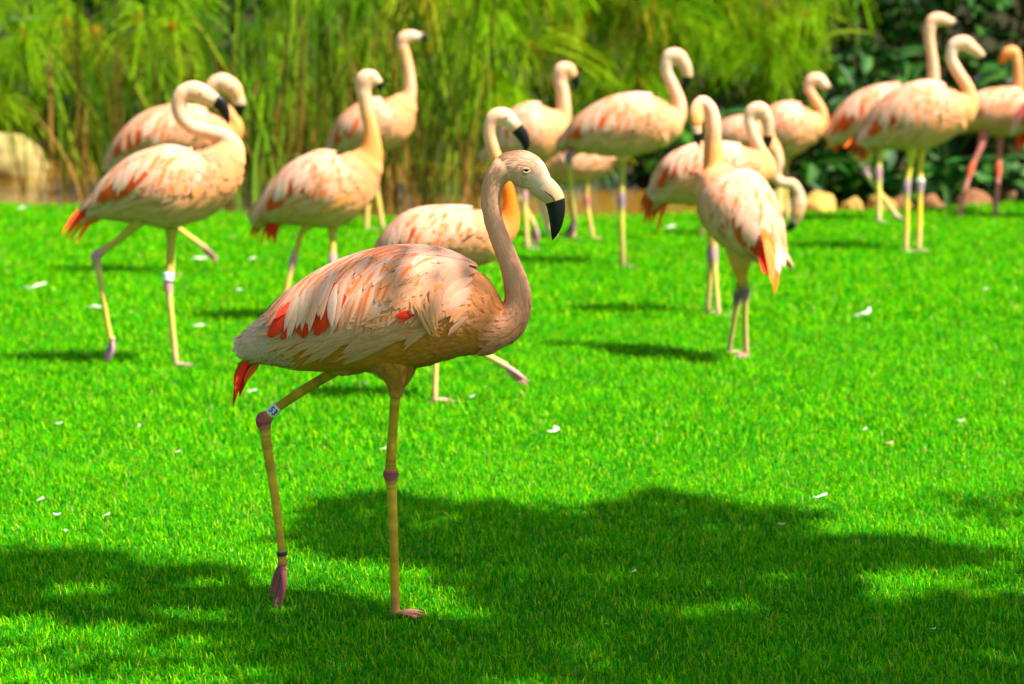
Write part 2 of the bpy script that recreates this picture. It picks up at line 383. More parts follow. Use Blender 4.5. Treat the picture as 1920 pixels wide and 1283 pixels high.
                for v in bmt.verts:
                    an = v.co.x * sc * .92 / rb; v.co = off_ + upv * v.co.y * sc + (rt_ * math.sin(an) + toc * math.cos(an)) * (rb + .0008)
                bmt.to_mesh(tme); bmt.free()
                nm = bpy.data.materials.get('number_ink')
                if not nm: nm, _, pp = new_mat('number_ink'); pp.inputs['Base Color'].default_value = (.01, .045, .06, 1); pp.inputs['Roughness'].default_value = .5
                tme.materials.clear(); tme.materials.append(nm); link('band_number', tme, None, bo)
    link('body', bm_.mesh('body', org), M_SKIN, root)
    # --- bill
    bc = spec.get('billcol'); nb = len(bl); bb = spec.get('black', 4)
    cols = []
    for i in range(nb):
        cols.append(bc[i] if bc else (CREAM if i < bb else BLACK))
    bmb = MB(); L_ = Loft([P3(q) for q in bl], [q[2] * px for q in bl], spec.get('hside', NB), .62, cols, 8)
    f = np.array([0 if k < (bb - (.5 if front else .9)) * 8 else 1 for k in range(len(L_.C))])
    if not bc:
        L_.col[f == 1] = BLACK; L_.col[f == 0] = np.maximum(L_.col[f == 0], .001)
        for k in range(len(L_.C)):
            if f[k] == 0: L_.col[k] = lerp((.62, .40, .27), (.62, .34, .15), k / max(1, (bb - .5) * 8))
    L_.rings(bmb, 18, (False, True)); bo = link('bill', bmb.mesh('bill', org), M_BILL, root)
    if front:
        hsd = np.array(spec.get('hside', NB))
        for sg in (-1, 1):                        # gape line, lores and nostril
            gm = MB(); gl = [P3(tuple(q) + (0,)) for q in ((1006, 350, 1), (1016, 355, 1), (1028, 362, 1), (1036, 369, 1), (1041, 378, 1))]
            dep = [.60, .62, .62, .60, .58]; wd = [17.5, 19.5, 19.8, 19, 18]
            P = [np.array(p) + B * sg * w_ * .62 * px * .97 for p, w_ in zip(gl, wd)]
            Loft(P, [.9 * px, 1.6 * px, 1.9 * px, 1.9 * px, 1.5 * px], B, 1.2, [(.10, .05, .03)] * 5, 4).rings(gm, 8); link('mouth_line', gm.mesh('mouth_line', org), M_BILL, bo)
            gm = MB(); P = [np.array(P3((x, y, 1, 0))) + B * sg * w_ * .62 * px for x, y, w_ in ((1021, 346, 18.5), (1030, 353, 17.5), (1037, 362, 16))]
            Loft(P, [.5 * px, 1.3 * px, .5 * px], B, 1.0, [(.25, .12, .06)] * 3, 4).rings(gm, 8); link('nostril', gm.mesh('nostril', org), M_BILL, bo)
    # --- eyes
    ey = spec.get('eye')
    if ey:
        for sg in (1, -1):
            t_, ph, re = ey[0], ey[1], ey[2] * px
            p, nn = lh.surf(t_, sg * ph, -re * .45)
            em = MB(); rows = []; crow = []
            q = Vector(nn).to_track_quat('Z', 'Y').to_matrix()
            for i in range(9):
                a = i / 8 * math.pi * .62
                rows.append([np.array(Vector(p) + q @ Vector((math.sin(a) * math.cos(b) * re, math.sin(a) * math.sin(b) * re, math.cos(a) * re * .8))) for b in np.linspace(0, 2 * math.pi, 14, endpoint=False)])
                crow.append([((.006, .005, .005) if i < 4 else (.55, .36, .10)) if front else ((.01, .008, .006) if i < 3 else (.62, .40, .12))] * 14)
            em.grid(rows, crow, closed=True); eo = link('eye', em.mesh('eye', org), M_BILL, root)
            if front:                             # half closed lids
                lid = MB()
                for s2, rr_ in ((1, .96), (-1, .96)):
                    pp = []
                    for b in np.linspace(-1, 1, 9):
                        o_ = q @ Vector((b * re * 1.45, s2 * re * (.70 if s2 > 0 else .78) * (1 - b * b) + .0, re * .75 * (1 - .75 * b * b)))
                        pp.append(np.array(Vector(p) + o_))
                    Loft(pp, [re * .10] + [re * .34] * 7 + [re * .10], nn, .8, [(.74, .50, .28)] * 9, 2).rings(lid, 8)
                link('eyelid', lid.mesh('eyelid', org), M_SKIN, eo)
    plumage(root, spec, lt, ln, lh, org, px, d, B, tint, front)
    return root

def plumage(root, spec, lt, ln, lh, org, px, d, B, tint, front):
    dens = 1.0 if front else .5
    wing_lo = spec.get('wing', [(0.0, 20), (.12, 50), (.25, 75), (.4, 92), (.55, 98), (.75, 95), (.88, 70)])
    wt = [a for a, _ in wing_lo]; wp = [R(b) for _, b in wing_lo]
    L = lt.L; rmax = float(lt.ru.max())
    cf = 6 if front else 5
    # folded wings: a red shell on each flank under the long feathers
    for sg in (1, -1):
        mb = MB(); rows, crow = [], []
        for t in np.linspace(wing_lo[0][0], .88, 22):
            pm = np.interp(t, wt, wp); r_ = []; c_ = []
            for k in np.linspace(0, 1, 12):
                ph = R(3) + (pm - R(3)) * k; e = min(1, 4 * min(k + .2, 1 - k, (t - wing_lo[0][0]) * 4 + .2, (.9 - t) * 4))
                p, n = lt.surf(t, sg * ph, rmax * (.012 + .040 * max(0, e) * math.sin(min(1, k * 1.3) * math.pi / 2))); r_.append(p)
                red = min(1, max(0, ((.50 if front else .6) - t) / .08)); c_.append(lerp(lerp(PINKW, PEACH, .4), RED, red * spec.get('red', 1.0)))
            rows.append(r_); crow.append(c_)
        mb.grid(rows, crow); link('wing', mb.mesh('wing', org), M_FEATHER, root)
    base = rmax * .062
    stuff = MB(); one = []
    def put(P, Nn, wdt, f, big=False, **kw):
        if front and big: m = MB(); plume(m, P, Nn, wdt, f, **kw); one.append(m)
        else: plume(stuff, P, Nn, wdt, f, **kw)
    # contour feathers over belly, flank and breast, from the tail forward
    nrow = 26 if front else 13
    for ti in np.linspace(.02, .99, nrow):
        nph = int((40 if front else 17))
        for j in range(nph):
            ph = math.pi * (j + random.random()) / nph; t = ti + random.uniform(-.5, .5) / nrow
            if ph < np.interp(t, wt, wp) - R(14) and t < .86: continue
            if t < .2 and ph < R(125): c = jit(lerp(SNOW, TAN, .05 if ph < R(95) else .3)); ln_ = (.05 if t > .1 else .028) if front else .035; wd = .009
            elif ph > R(100): c = jit(lerp(TAN, (.80, .26, .012), random.random() * .8)) if front else jit(lerp((.82, .41, .20), TAN, .3 * random.random()), .05); ln_ = .055; wd = .012
            else: c = jit(lerp(TAN, PINKW, .5 if front else .85), .08 if front else .05); ln_ = .06; wd = .013
            if t > .68:
                k = min(1, (t - .68) / .2) * (.4 + .6 * random.random()) * (.25 + 1.1 * tint) * (1 if front else .62); c = lerp(c, jit(lerp(PEACH, ORANGE, .40), .08), min(1, k)); ln_ *= .8
            if front and t < .12: ln_ = min(ln_, .024)
            c2 = lerp(c, ORANGE, random.random() * (.5 if front else .2) * tint) if t > .5 else lerp(c, TAN, random.random() * .3)
            for sg in (1, -1):
                if not front and sg * B[1] > 0 and random.random() < .5: continue
                P, Nn = feather_path(lt, t, ph, random.uniform(-.28, .28) + (.15 if ph < R(90) else -.1), ln_ * random.uniform(.75, 1.25), .0015 if front else .002, (.0028 + .002 * random.random()) if front else .0012, sg, 5 if front else 4, random.uniform(-.3, .3))
                put(P, Nn, wd * random.uniform(.7, 1.2) * (1 if front else 1.9), streak(c, c2, .8), cols=3, fray=.35, camber=.08 if front else .02)
    if front:
        for th in spec['thighs']:
            lo = Loft([pt(q[0], q[1], d) for q in th], [q[2] * px for q in th], B, .85, sub=6)
            for i in range(260):
                c = jit(lerp(TAN, PINKW, random.random() * .3), .06); P, Nn = feather_path(lo, random.uniform(.1, .9), random.uniform(-math.pi, math.pi), math.pi + random.uniform(-.4, .4), random.uniform(.018, .035), 0, .003, 1, 4); plume(stuff, P, Nn, random.uniform(.002, .005), streak(c, c, 0), cols=3, fray=.3)
    if front:                                    # neck: short close tufts
        for i in range(1500):
            t = random.random(); ph = random.uniform(-math.pi, math.pi); k = max(0, 1 - t * 2.2)
            c = jit(lerp(PINKW, lerp(PEACH, ORANGE, .5), k * (.35 + .5 * random.random())), .045)
            P, Nn = feather_path(ln, t, ph, random.uniform(-.35, .35), random.uniform(.012, .022) * (1 + k * 1.3), -.0006, .0011 + .003 * k, 1, 4)
            plume(stuff, P, Nn, random.uniform(.002, .0034) * (1 + k), streak(c, lerp(c, TAN, .15), .7), cols=3)
    if front:
        for i in range(900):
            t = random.uniform(0, .78); c = jit(lerp(PINKW, PEACH, random.random() * .2), .03); P, Nn = feather_path(lh, t, random.uniform(-math.pi, math.pi), random.uniform(-.3, .3), random.uniform(.006, .011), -.0004, .0007, 1, 3); plume(stuff, P, Nn, random.uniform(.0009, .0017), streak(c, c, 0), cols=3)
    # flank plumes that lie over the lower edge of the wing
    nfl = 110 if front else 16
    for i in range(nfl):
        t = .30 + .50 * random.random(); pm = np.interp(t, wt, wp); fo = random.uniform(-12, 17); ph = pm + R(fo)
        c = jit(lerp(lerp(WHITE, PINKW, .5), TAN, .40 + .6 * max(0, fo) / 17 * random.random()))
        for sg in (1, -1):
            P, Nn = feather_path(lt, t, ph, R(random.uniform(-14, 22)), rmax * random.uniform(.6, 1.15), base * .9, rmax * .04, sg, cf, R(random.uniform(-5, 25)))
            put(P, Nn, rmax * (random.uniform(.025, .06) if front else random.uniform(.07, .12)), streak(c, lerp(c, SNOW, .5), .7), big=(i % 2 == 0), fray=.2, cols=3)
    # scapulars and coverts: rows from the wing's lower edge up to the spine
    rowsN = [(.90, .74), (.72, .86), (.55, .95), (.38, 1.0), (.22, 1.0), (.07, .9)]
    for ri, (fr, lf) in enumerate(rowsN):
        nf = int((28 if ri < 4 else 24) * (1 if front else .55))
        for i in range(nf):
            t = (.26 if front else .16) + (.60 if front else .70) * (i + random.uniform(.2, .8)) / nf; pm = np.interp(t, wt, wp)
            ph = R(2) + pm * max(0, fr - .34 * lf * (.5 + .5 * (fr > .2))) + R(random.uniform(-3, 3))
            ang = R(16 + 46 * min(1, fr + .1) * min(1, max(.25, (t - .05) * 1.9))) + R(random.uniform(-4, 4))
            ln_ = rmax * lf * random.uniform(.80, 1.15) * (1.0 if t < .6 else .72)
            rt0 = .50 if front else .58
            lim = pm * (1.02 if t > rt0 else (1.0 - (.42 if front else .34) * min(1, spec.get('red', 1)) * min(1, (rt0 - t) / .10) * (random.random() ** 1.6)))
            if ri == 0 and t < .5 and random.random() < .25: continue
            ln_ = max(rmax * .3, min(ln_, (lim - ph) * lt.at(t)[3] * .95 / max(.15, math.sin(ang))))
            edge = jit(lerp(WHITE, SNOW, random.random() * .7) if random.random() < .75 else PINKW, .06); midc = jit(lerp(ORANGE, DEEP, random.random() * .35 if t < .55 else 0), .12)
            pr = (.35 + .75 * tint) * (1 if .2 < t < .72 else .5)
            amt = random.uniform(.9, 1.9) if random.random() < pr * (1 if front else .95) else random.uniform(0, .2)
            for sg in (1, -1):
                P, Nn = feather_path(lt, t, ph, ang, ln_, base + rmax * (.010 * ri + .012 * t), rmax * .016, sg, cf + 1, R(random.uniform(0, 22)))
                put(P, Nn, rmax * random.uniform(.08, .11) * (1 if front else 1.8), streak(edge, midc, amt, random.uniform(.15, .5), random.uniform(.8, 1.1)), big=True, camber=.12, fray=.03)
    if spec.get('red', 1) > .5:
        for i in range(9 if front else 7):
            k = i / (8 if front else 6); t = (.24 if front else .22) + .20 * k + .01 * random.random(); pm = np.interp(t, wt, wp); ph = pm * random.uniform(.48, .66)
            if front and .40 < k < .62: continue
            for sg in (1, -1):
                P, Nn = feather_path(lt, t, ph, R(random.uniform(16, 34)), rmax * random.uniform(.6, .8), base + rmax * .045, rmax * .02, sg, cf, R(8)); put(P, Nn, rmax * random.uniform(.10, .13) * (1 if front else 1.25), streak(jit(lerp(RED, ORANGE, .1 if front else .3 + .5 * random.random()), .15), RED, .4), big=True, camber=.1, prof=[.5, .9, 1, 1, .85, .3])
        for i in range(15 if front else 6):
            t = random.uniform(.27, .46); pm = np.interp(t, wt, wp); c = jit(lerp(WHITE, SNOW, random.random()), .06)
            for sg in (1, -1):
                P, Nn = feather_path(lt, t, pm * random.uniform(.32, .52), R(random.uniform(38, 62)), rmax * random.uniform(.5, .75), base + rmax * .07, rmax * .02, sg, cf, R(14)); put(P, Nn, rmax * random.uniform(.06, .085) * (1 if front else 1.4), streak(c, lerp(c, ORANGE, .5), .6 * random.random()), big=True, camber=.1, fray=.03)
    # small coverts around the shoulder
    for i in range(90 if front else 16):
        t = random.uniform(.64, .88 if front else .80); ph = R(random.uniform(6, 92)); c = jit(lerp(PINKW, PEACH, random.random() * .6 * (1 + tint)), .07)
        for sg in (1, -1):
            P, Nn = feather_path(lt, t, ph, R(random.uniform(8, 50)), rmax * random.uniform(.25, .45), base * (1.35 - max(0, t - .8) * 8), rmax * .03, sg, 5, R(20))
            put(P, Nn, rmax * random.uniform(.05, .075) * (1 if front else 1.5), streak(c, lerp(c, ORANGE, random.random() * tint), .8), cols=3, fray=.15)
    if front:                                    # curled plumes over a red patch on the wing
        for t, ph, a_, ln_, wd, c in ((.665, 86, 14, .036, .0055, RED), (.68, 90, 4, .034, .005, DEEP), (.665, 92, 10, .03, .004, RED), (.762, 80, 60, .03, .005, RED), (.768, 77, 70, .026, .004, RED)):
            P, Nn = feather_path(lt, t, R(ph), R(a_), ln_, base * 1.9, .004, 1 if B[1] < 0 else -1, 6); put(P, Nn, wd, streak(c, c, 0), big=True)
        for i in range(16):
            t = .755 + .022 * random.uniform(-1, 1); ph = R(104 + random.uniform(-8, 8)); c = jit(lerp(PINKW, TAN, .4 + .3 * random.random()))
            P, Nn = feather_path(lt, t, ph, R(-62 + random.uniform(-22, 16)), random.uniform(.055, .085), base * 1.7, .016, 1 if B[1] < 0 else -1, 8, R(random.uniform(-52, -18)))
            put(P, Nn, random.uniform(.0035, .006), streak(c, lerp(c, SNOW, .5), .8), big=True, cols=3)
        for i in range(1100):                     # white fluff round the stern
            t = random.uniform(.035, .21); ph = R(random.uniform(10, 150)); c = jit(lerp(SNOW, TAN, random.random() * .25 * (1 if ph > R(90) else .4)))
            for sg in (1, -1):
                P, Nn = feather_path(lt, t, ph, R(random.uniform(-40, 40)), random.uniform(.022, .042), .001, random.uniform(.002, .009), sg, 5, R(random.uniform(-40, 40)))
                put(P, Nn, random.uniform(.0010, .0028), streak(c, c, 0), cols=3, fray=.6)
    so = link('plumage', stuff.mesh('plumage', org), M_FEATHER, root); so['kind'] = 'stuff'
    for m in one: link('feather', m.mesh('feather', org), M_FEATHER, root)
    # tail and wing tip feathers: each one a part
    for x0, y0, x1, y1, wpx, colr, dz in spec.get('tail', []):
        a, b = np.array(pt(x0, y0, d + dz)), np.array(pt(x1, y1, d + dz * 1.3)); mid = (a + b) / 2; dv = b - a
        bow = np.cross(unit(dv), np.array((0, 1, 0))); bow = bow * (np.linalg.norm(dv) * .07); bow = bow if bow[2] > 0 else -bow
        P = [a * (1 - s) + b * s + bow * 4 * s * (1 - s) for s in np.linspace(0, 1, 7)]; vw = np.array((.3, -.7, .6))
        m = MB(); c = jit(colr, .12); plume(m, P, [vw] * 7, wpx * px, streak(c, lerp(c, DEEP, .5), .7), camber=.25, prof=[.5, .9, 1, .95, .8, .5, .06], fray=.12); link('tail_feather', m.mesh('tail_feather', org), M_FEATHER, root)

def tails(x0, y0, x1, y1, n=6, w=7, spread=14, cols=((.92, .13, .004), (.86, .022, .004)), dz=0.0):
    out = []
    dx, dy = x1 - x0, y1 - y0; l = math.hypot(dx, dy); nx, ny = -dy / l, dx / l
    for i in range(n):
        k = (i / (n - 1) - .5) * 2 if n > 1 else 0; f = 1 - .35 * abs(k) * random.random() - .32 * random.random() * (i % 2)
        out.append((x0 + nx * k * spread * .7, y0 + ny * k * spread * .7, x0 + dx * f + nx * k * spread * 1.35, y0 + dy * f + ny * k * spread * 1.35, w * random.uniform(.55, .95), lerp(cols[0], cols[1], random.random()), dz + .02 * k))
    return out

MAUVE = (.42, .21, .22)
LG2 = (YLEG, PALELEG, MAUVE, (.45, .22, .25)); LDARK = ((.22, .20, .04), YLEG, (.20, .13, .17), (.20, .10, .10)); LPINK = ((.50, .15, .12), (.50, .19, .15), (.60, .10, .04), (.5, .15, .1))
BIRDS = []
# the near bird in the shade
BIRDS.append(dict(detail=1, label='large flamingo with number 53 leg band, stepping through the tree shade, black bill hanging down', foot=(741, 1157), tint=.55, kside=.72,
    torso=[(462, 655, 24), (505, 640, 45), (560, 626, 70), (640, 602, 96), (700, 589, 107), (760, 580, 109), (820, 580, 102), (868, 591, 85), (905, 606, 62), (928, 615, 46)],
    neck=[(915, 612, 52), (950, 606, 36), (970, 572, 26), (968, 535, 23), (955, 492, 19.5), (936, 445, 17.8), (923, 404, 17.5), (920, 368, 18), (927, 338, 20), (944, 316, 24)],
    head=[(940, 322, 22), (956, 313, 29), (978, 316, 34.5), (998, 327, 32), (1012, 339, 24)],
    bill=[(1004, 342, 22), (1017, 350, 23), (1029, 360, 22), (1038, 371, 20), (1042, 384, 18), (1043.5, 402, 15.5), (1042.5, 422, 11.5), (1039, 439, 6.5), (1036, 449, 1.5)], black=4, eye=(.60, R(87), 5.4),
    wing=[(.055, 10), (.12, 24), (.2, 58), (.3, 80), (.4, 92), (.55, 99), (.72, 97), (.88, 74)],
    thighs=[[(722, 632, 84), (737, 676, 56), (743, 706, 30), (742, 728, 14), (742, 744, 9)], [(668, 665, 40), (630, 690, 16)]],
    legs=[dict(pts=[(743, 705, 12), (741, 745, 9.5), (737, 800, 9), (733, 862, 10), (733, 889, 15.5), (735, 930, 9.5), (738, 1010, 8.8), (740, 1090, 8.6), (741, 1148, 9)], joint=4, off=.004, yaw=-.15, tl=.085),
          dict(pts=[(640, 690, 10), (575, 728, 9.3), (522, 763, 9), (494, 788, 15.5), (502, 845, 9.5), (516, 935, 8.4), (527, 1022, 7.8), (530, 1056, 9.5)], joint=3, off=.05, ground=False, toe=[(524, 1095), (514, 1139)],
               bands=[(.215, 11.5, (.62, .66, .60), '53'), (.945, 4, (.025, .035, .04), None)])],
    legcol=((.42, .26, .012), (.56, .36, .03), (.33, .075, .085), (.36, .10, .10)),
    tail=[(470, 680, 437, 764, 6, DEEP, 0), (463, 678, 443, 742, 6, RED, -.02), (478, 680, 449, 745, 7, RED, .02), (484, 682, 458, 720, 7, ORANGE, -.01), (456, 676, 440, 728, 5, ORANGE, .03),
          (560, 566, 497, 606, 9, RED, -.02), (552, 575, 502, 612, 8, RED, .01), (575, 560, 515, 598, 9, RED, -.05)]))
# left pair
BIRDS.append(dict(label='flamingo with an S-folded neck and white leg band walking with one leg trailing', foot=(330, 684), tint=.45,
    torso=[(180, 393, 18), (222, 375, 43), (270, 360, 64), (320, 354, 73), (368, 346, 63), (405, 322, 52), (428, 295, 36)],
    neck=[(410, 318, 44), (434, 285, 27), (424, 259, 19), (394, 249, 16), (360, 239, 16), (339, 216, 16.5), (335, 191, 17), (345, 173, 18)],
    head=[(344, 174, 17), (362, 170, 20), (382, 178, 20), (396, 186, 15)], bill=[(394, 186, 14), (404, 189, 13.5), (413, 195, 12), (420, 206, 10), (425, 221, 6), (428, 233, 1.5)], black=2, eye=(.62, R(85), 3.2), neckcol=[PEACH, PINKW, WHITE, WHITE], headcol=[WHITE, WHITE, PINKW],
    legs=[dict(pts=[(262, 415, 11), (225, 448, 7), (180, 480, 10), (190, 540, 5.5), (205, 625, 5), (211, 636, 6)], joint=2, off=-.03, ground=False, toe=[(210, 655), (196, 679)]),
          dict(pts=[(322, 405, 18), (321, 450, 9), (315, 533, 9.5), (322, 600, 5.5), (330, 683, 5.5)], joint=2, off=.02, yaw=.2, bands=[(.40, 8, (.7, .72, .68), None)])], legcol=LG2,
    tail=tails(190, 382, 122, 452, 8, 7, 14)))
BIRDS.append(dict(label='flamingo curling its head over its neck behind the S-necked bird', foot=(322, 516), tint=.6, red=1.2,
    torso=[(212, 315, 16), (245, 287, 34), (290, 264, 50), (340, 256, 54), (390, 258, 46), (422, 258, 32)],
    neck=[(410, 262, 36), (440, 245, 18), (432, 215, 14), (408, 192, 13.5), (395, 168, 14), (405, 154, 15)], head=[(402, 156, 15), (418, 154, 18), (436, 166, 18), (445, 180, 14)],
    bill=[(445, 182, 13), (449, 196, 12), (448, 207, 10), (443, 219, 7), (437, 230, 2)], black=2, eye=(.7, R(80), 3),
    legs=[dict(pts=[(320, 400, 9), (321, 440, 5), (322, 470, 6), (322, 495, 4.5), (322, 515, 4.5)], joint=2, off=.02), dict(pts=[(330, 395, 8), (318, 410, 6), (325, 420, 6), (350, 440, 4.6), (382, 463, 5)], joint=2, off=-.02, ground=False, toe=[(392, 476), (407, 491)])],
    tail=tails(225, 300, 203, 345, 5, 6, 9, (RED, RED)), headcol=[WHITE, PINKW, PEACH], neckcol=[ORANGE, PEACH, PINKW]))
# middle left
BIRDS.append(dict(label='flamingo with an upright orange neck, its head turned away, hanging red tail, beside the reeds', foot=(524, 602), tint=.5,
    torso=[(497, 400, 18), (530, 385, 40), (575, 366, 61), (620, 356, 69), (658, 338, 56), (686, 310, 36)],
    neck=[(672, 325, 46), (694, 290, 25), (696, 250, 17), (687, 205, 15), (681, 170, 16)], head=[(681, 168, 17), (685, 150, 20), (697, 147, 17), (706, 152, 12)],
    bill=[(705, 152, 10), (710, 157, 9), (713, 163, 6), (714, 171, 2)], black=2, eye=(.75, R(80), 2.6), neckcol=[lerp(ORANGE, PEACH, .3), lerp(ORANGE, PEACH, .4), PEACH, WHITE], headcol=[PINKW, WHITE, PINKW],
    legs=[dict(pts=[(590, 415, 10), (567, 435, 6), (549, 490, 8), (538, 540, 5.5), (524, 602, 5.5)], joint=2, off=-.02, yaw=.4), dict(pts=[(628, 400, 17), (624, 435, 8), (624, 493, 9), (632, 545, 5.5), (640, 606, 5.5)], joint=2, off=.03)], legcol=LG2,
    tail=tails(525, 385, 487, 464, 9, 7, 18)))
BIRDS.append(dict(label='flamingo stretching its neck up with level head in front of the tall reeds', foot=(690, 430), tint=.4,
    torso=[(630, 276, 14), (660, 256, 38), (700, 240, 48), (735, 225, 43), (756, 200, 28)], neck=[(748, 212, 32), (766, 180, 15), (768, 150, 12.5), (762, 115, 12), (755, 88, 12.5)],
    head=[(754, 86, 12.5), (758, 73, 14.5), (772, 68, 12.5), (784, 69, 8.5)], bill=[(782, 69, 8), (790, 68, 7), (797, 71, 5), (803, 78, 1.5)], black=2, eye=(.7, R(80), 2), neckcol=[PEACH, PINKW, PEACH],
    legs=[dict(pts=[(692, 280, 10), (692, 310, 5), (690, 352, 6.5), (689, 390, 4.6), (687, 430, 4.6)], joint=2, off=-.03), dict(pts=[(706, 275, 10), (704, 310, 5), (705, 346, 6.5), (711, 385, 4.6), (717, 428, 4.6)], joint=2, off=.03)],
    tail=tails(640, 268, 618, 292, 4, 6, 7, (RED, RED)) + tails(635, 275, 617, 280, 3, 5, 6, (SNOW, SNOW))))
# behind the near bird
BIRDS.append(dict(label='flamingo striding behind the shaded bird, pink foot stretched forward off the grass', foot=(815, 750), tint=.4, red=.6,
    torso=[(712, 505, 20), (745, 482, 45), (790, 458, 60), (840, 449, 57), (890, 446, 52), (922, 442, 44)],
    neck=[(910, 450, 46), (947, 425, 27), (956, 385, 17), (946, 335, 14), (929, 292, 13.5), (918, 256, 14), (920, 234, 15)], head=[(919, 236, 15), (928, 221, 18), (946, 219, 18.5), (960, 231, 16)],
    bill=[(957, 229, 15), (968, 240, 13), (978, 252, 12), (984, 264, 10), (986, 274, 7), (985, 284, 2)], black=2, eye=(.72, R(85), 3), neckcol=[PEACH, ORANGE, ORANGE, PEACH, WHITE],
    legs=[dict(pts=[(830, 490, 14), (820, 540, 7), (818, 620, 9), (817, 680, 5.5), (815, 750, 5.5)], joint=2, off=.02, yaw=.3), dict(pts=[(865, 490, 14), (850, 560, 7), (845, 635, 9), (900, 660, 6), (948, 686, 6.5)], joint=2, off=-.03, ground=False, toe=[(965, 704), (988, 721)])],
    legcol=(YLEG, PALELEG, MAUVE, (.65, .28, .28)), tail=tails(725, 495, 705, 540, 4, 7, 9)))
# middle group
BIRDS.append(dict(label='pale flamingo with straight neck standing behind the striding one, foot tucked', foot=(989, 466), tint=.35,
    torso=[(935, 290, 22), (970, 265, 48), (1008, 252, 55), (1038, 246, 42)], neck=[(1030, 250, 40), (1054, 222, 18), (1056, 185, 14.5), (1051, 155, 14.5)], head=[(1050, 152, 15), (1054, 133, 17), (1066, 132, 15), (1074, 142, 11)],
    bill=[(1073, 140, 10), (1078, 148, 9), (1079, 157, 7), (1077, 168, 2)], black=1, eye=(.7, R(80), 2.4), neckcol=[PEACH, PEACH, PINKW, WHITE], headcol=[WHITE, WHITE, PEACH],
    legs=[dict(pts=[(985, 290, 10), (984, 325, 5), (983, 367, 6.5), (986, 415, 4.5), (989, 465, 4.5)], joint=2, off=.03), dict(pts=[(968, 290, 10), (962, 325, 5), (966, 357, 6.5), (985, 392, 4.6), (1003, 425, 5)], joint=2, off=-.03, ground=False, toe=[(1006, 440), (1002, 460)])],
    legcol=LG2, tail=tails(950, 285, 918, 320, 4, 6, 10)))
BIRDS.append(dict(label='flamingo facing the other way with its neck lowered to the lawn, pointed rump up', foot=(1112, 448), tint=.25, red=.2,
    torso=[(1156, 298, 7), (1130, 300, 26), (1095, 306, 37), (1060, 308, 38), (1032, 312, 26)], neck=[(1040, 316, 28), (1020, 330, 13), (1013, 352, 11), (1020, 385, 11), (1030, 415, 12)], head=[(1030, 414, 11), (1033, 428, 12), (1036, 438, 9)],
    bill=[(1036, 438, 8), (1039, 448, 7), (1041, 458, 3)], black=9, eye=(.6, R(80), 2),
    legs=[dict(pts=[(1100, 325, 9), (1101, 345, 5), (1100, 377, 6), (1105, 410, 4.3), (1112, 447, 4.3)], joint=2, off=-.03), dict(pts=[(1075, 325, 9), (1072, 345, 5), (1071, 380, 6), (1073, 410, 4.3), (1076, 446, 4.3)], joint=2, off=.04)],
    tail=tails(1140, 296, 1160, 297, 3, 4, 4, (PEACH, ORANGE))))
BIRDS.append(dict(label='flamingo standing on one straight leg by the pond with its neck in a tall S', foot=(1168, 499), tint=.45, kside=.75,
    torso=[(1062, 268, 10), (1095, 256, 34), (1140, 244, 50), (1185, 236, 55), (1225, 233, 50), (1252, 234, 36)], neck=[(1235, 240, 40), (1266, 224, 20), (1273, 196, 15.5), (1263, 165, 13), (1251, 136, 12), (1251, 116, 13.5)],
    head=[(1251, 118, 13), (1257, 106, 15.5), (1272, 107, 16), (1282, 119, 13)], bill=[(1281, 117, 12.5), (1287, 130, 11), (1289, 143, 9.5), (1286, 154, 8), (1279, 170, 2)], black=3, eye=(.72, R(80), 2.4), neckcol=[PINKW, PINKW, WHITE, SNOW], headcol=[SNOW, WHITE, PINKW],
    thighs=[[(1168, 270, 26), (1168, 300, 11)]],
    legs=[dict(pts=[(1168, 290, 9), (1167, 330, 6), (1165, 376, 8), (1166, 430, 5.5), (1168, 499, 5.5)], joint=2, off=.02), dict(pts=[(1120, 268, 10), (1095, 280, 6), (1066, 292, 8), (1070, 345, 5), (1077, 415, 5.5)], joint=2, off=-.03, ground=False, toe=[(1073, 430), (1061, 447)])],
    legcol=((.36, .31, .04), (.45, .36, .05), (.20, .13, .17), (.20, .11, .11)), tail=tails(1080, 262, 1052, 292, 5, 6, 8, (RED, DEEP))))
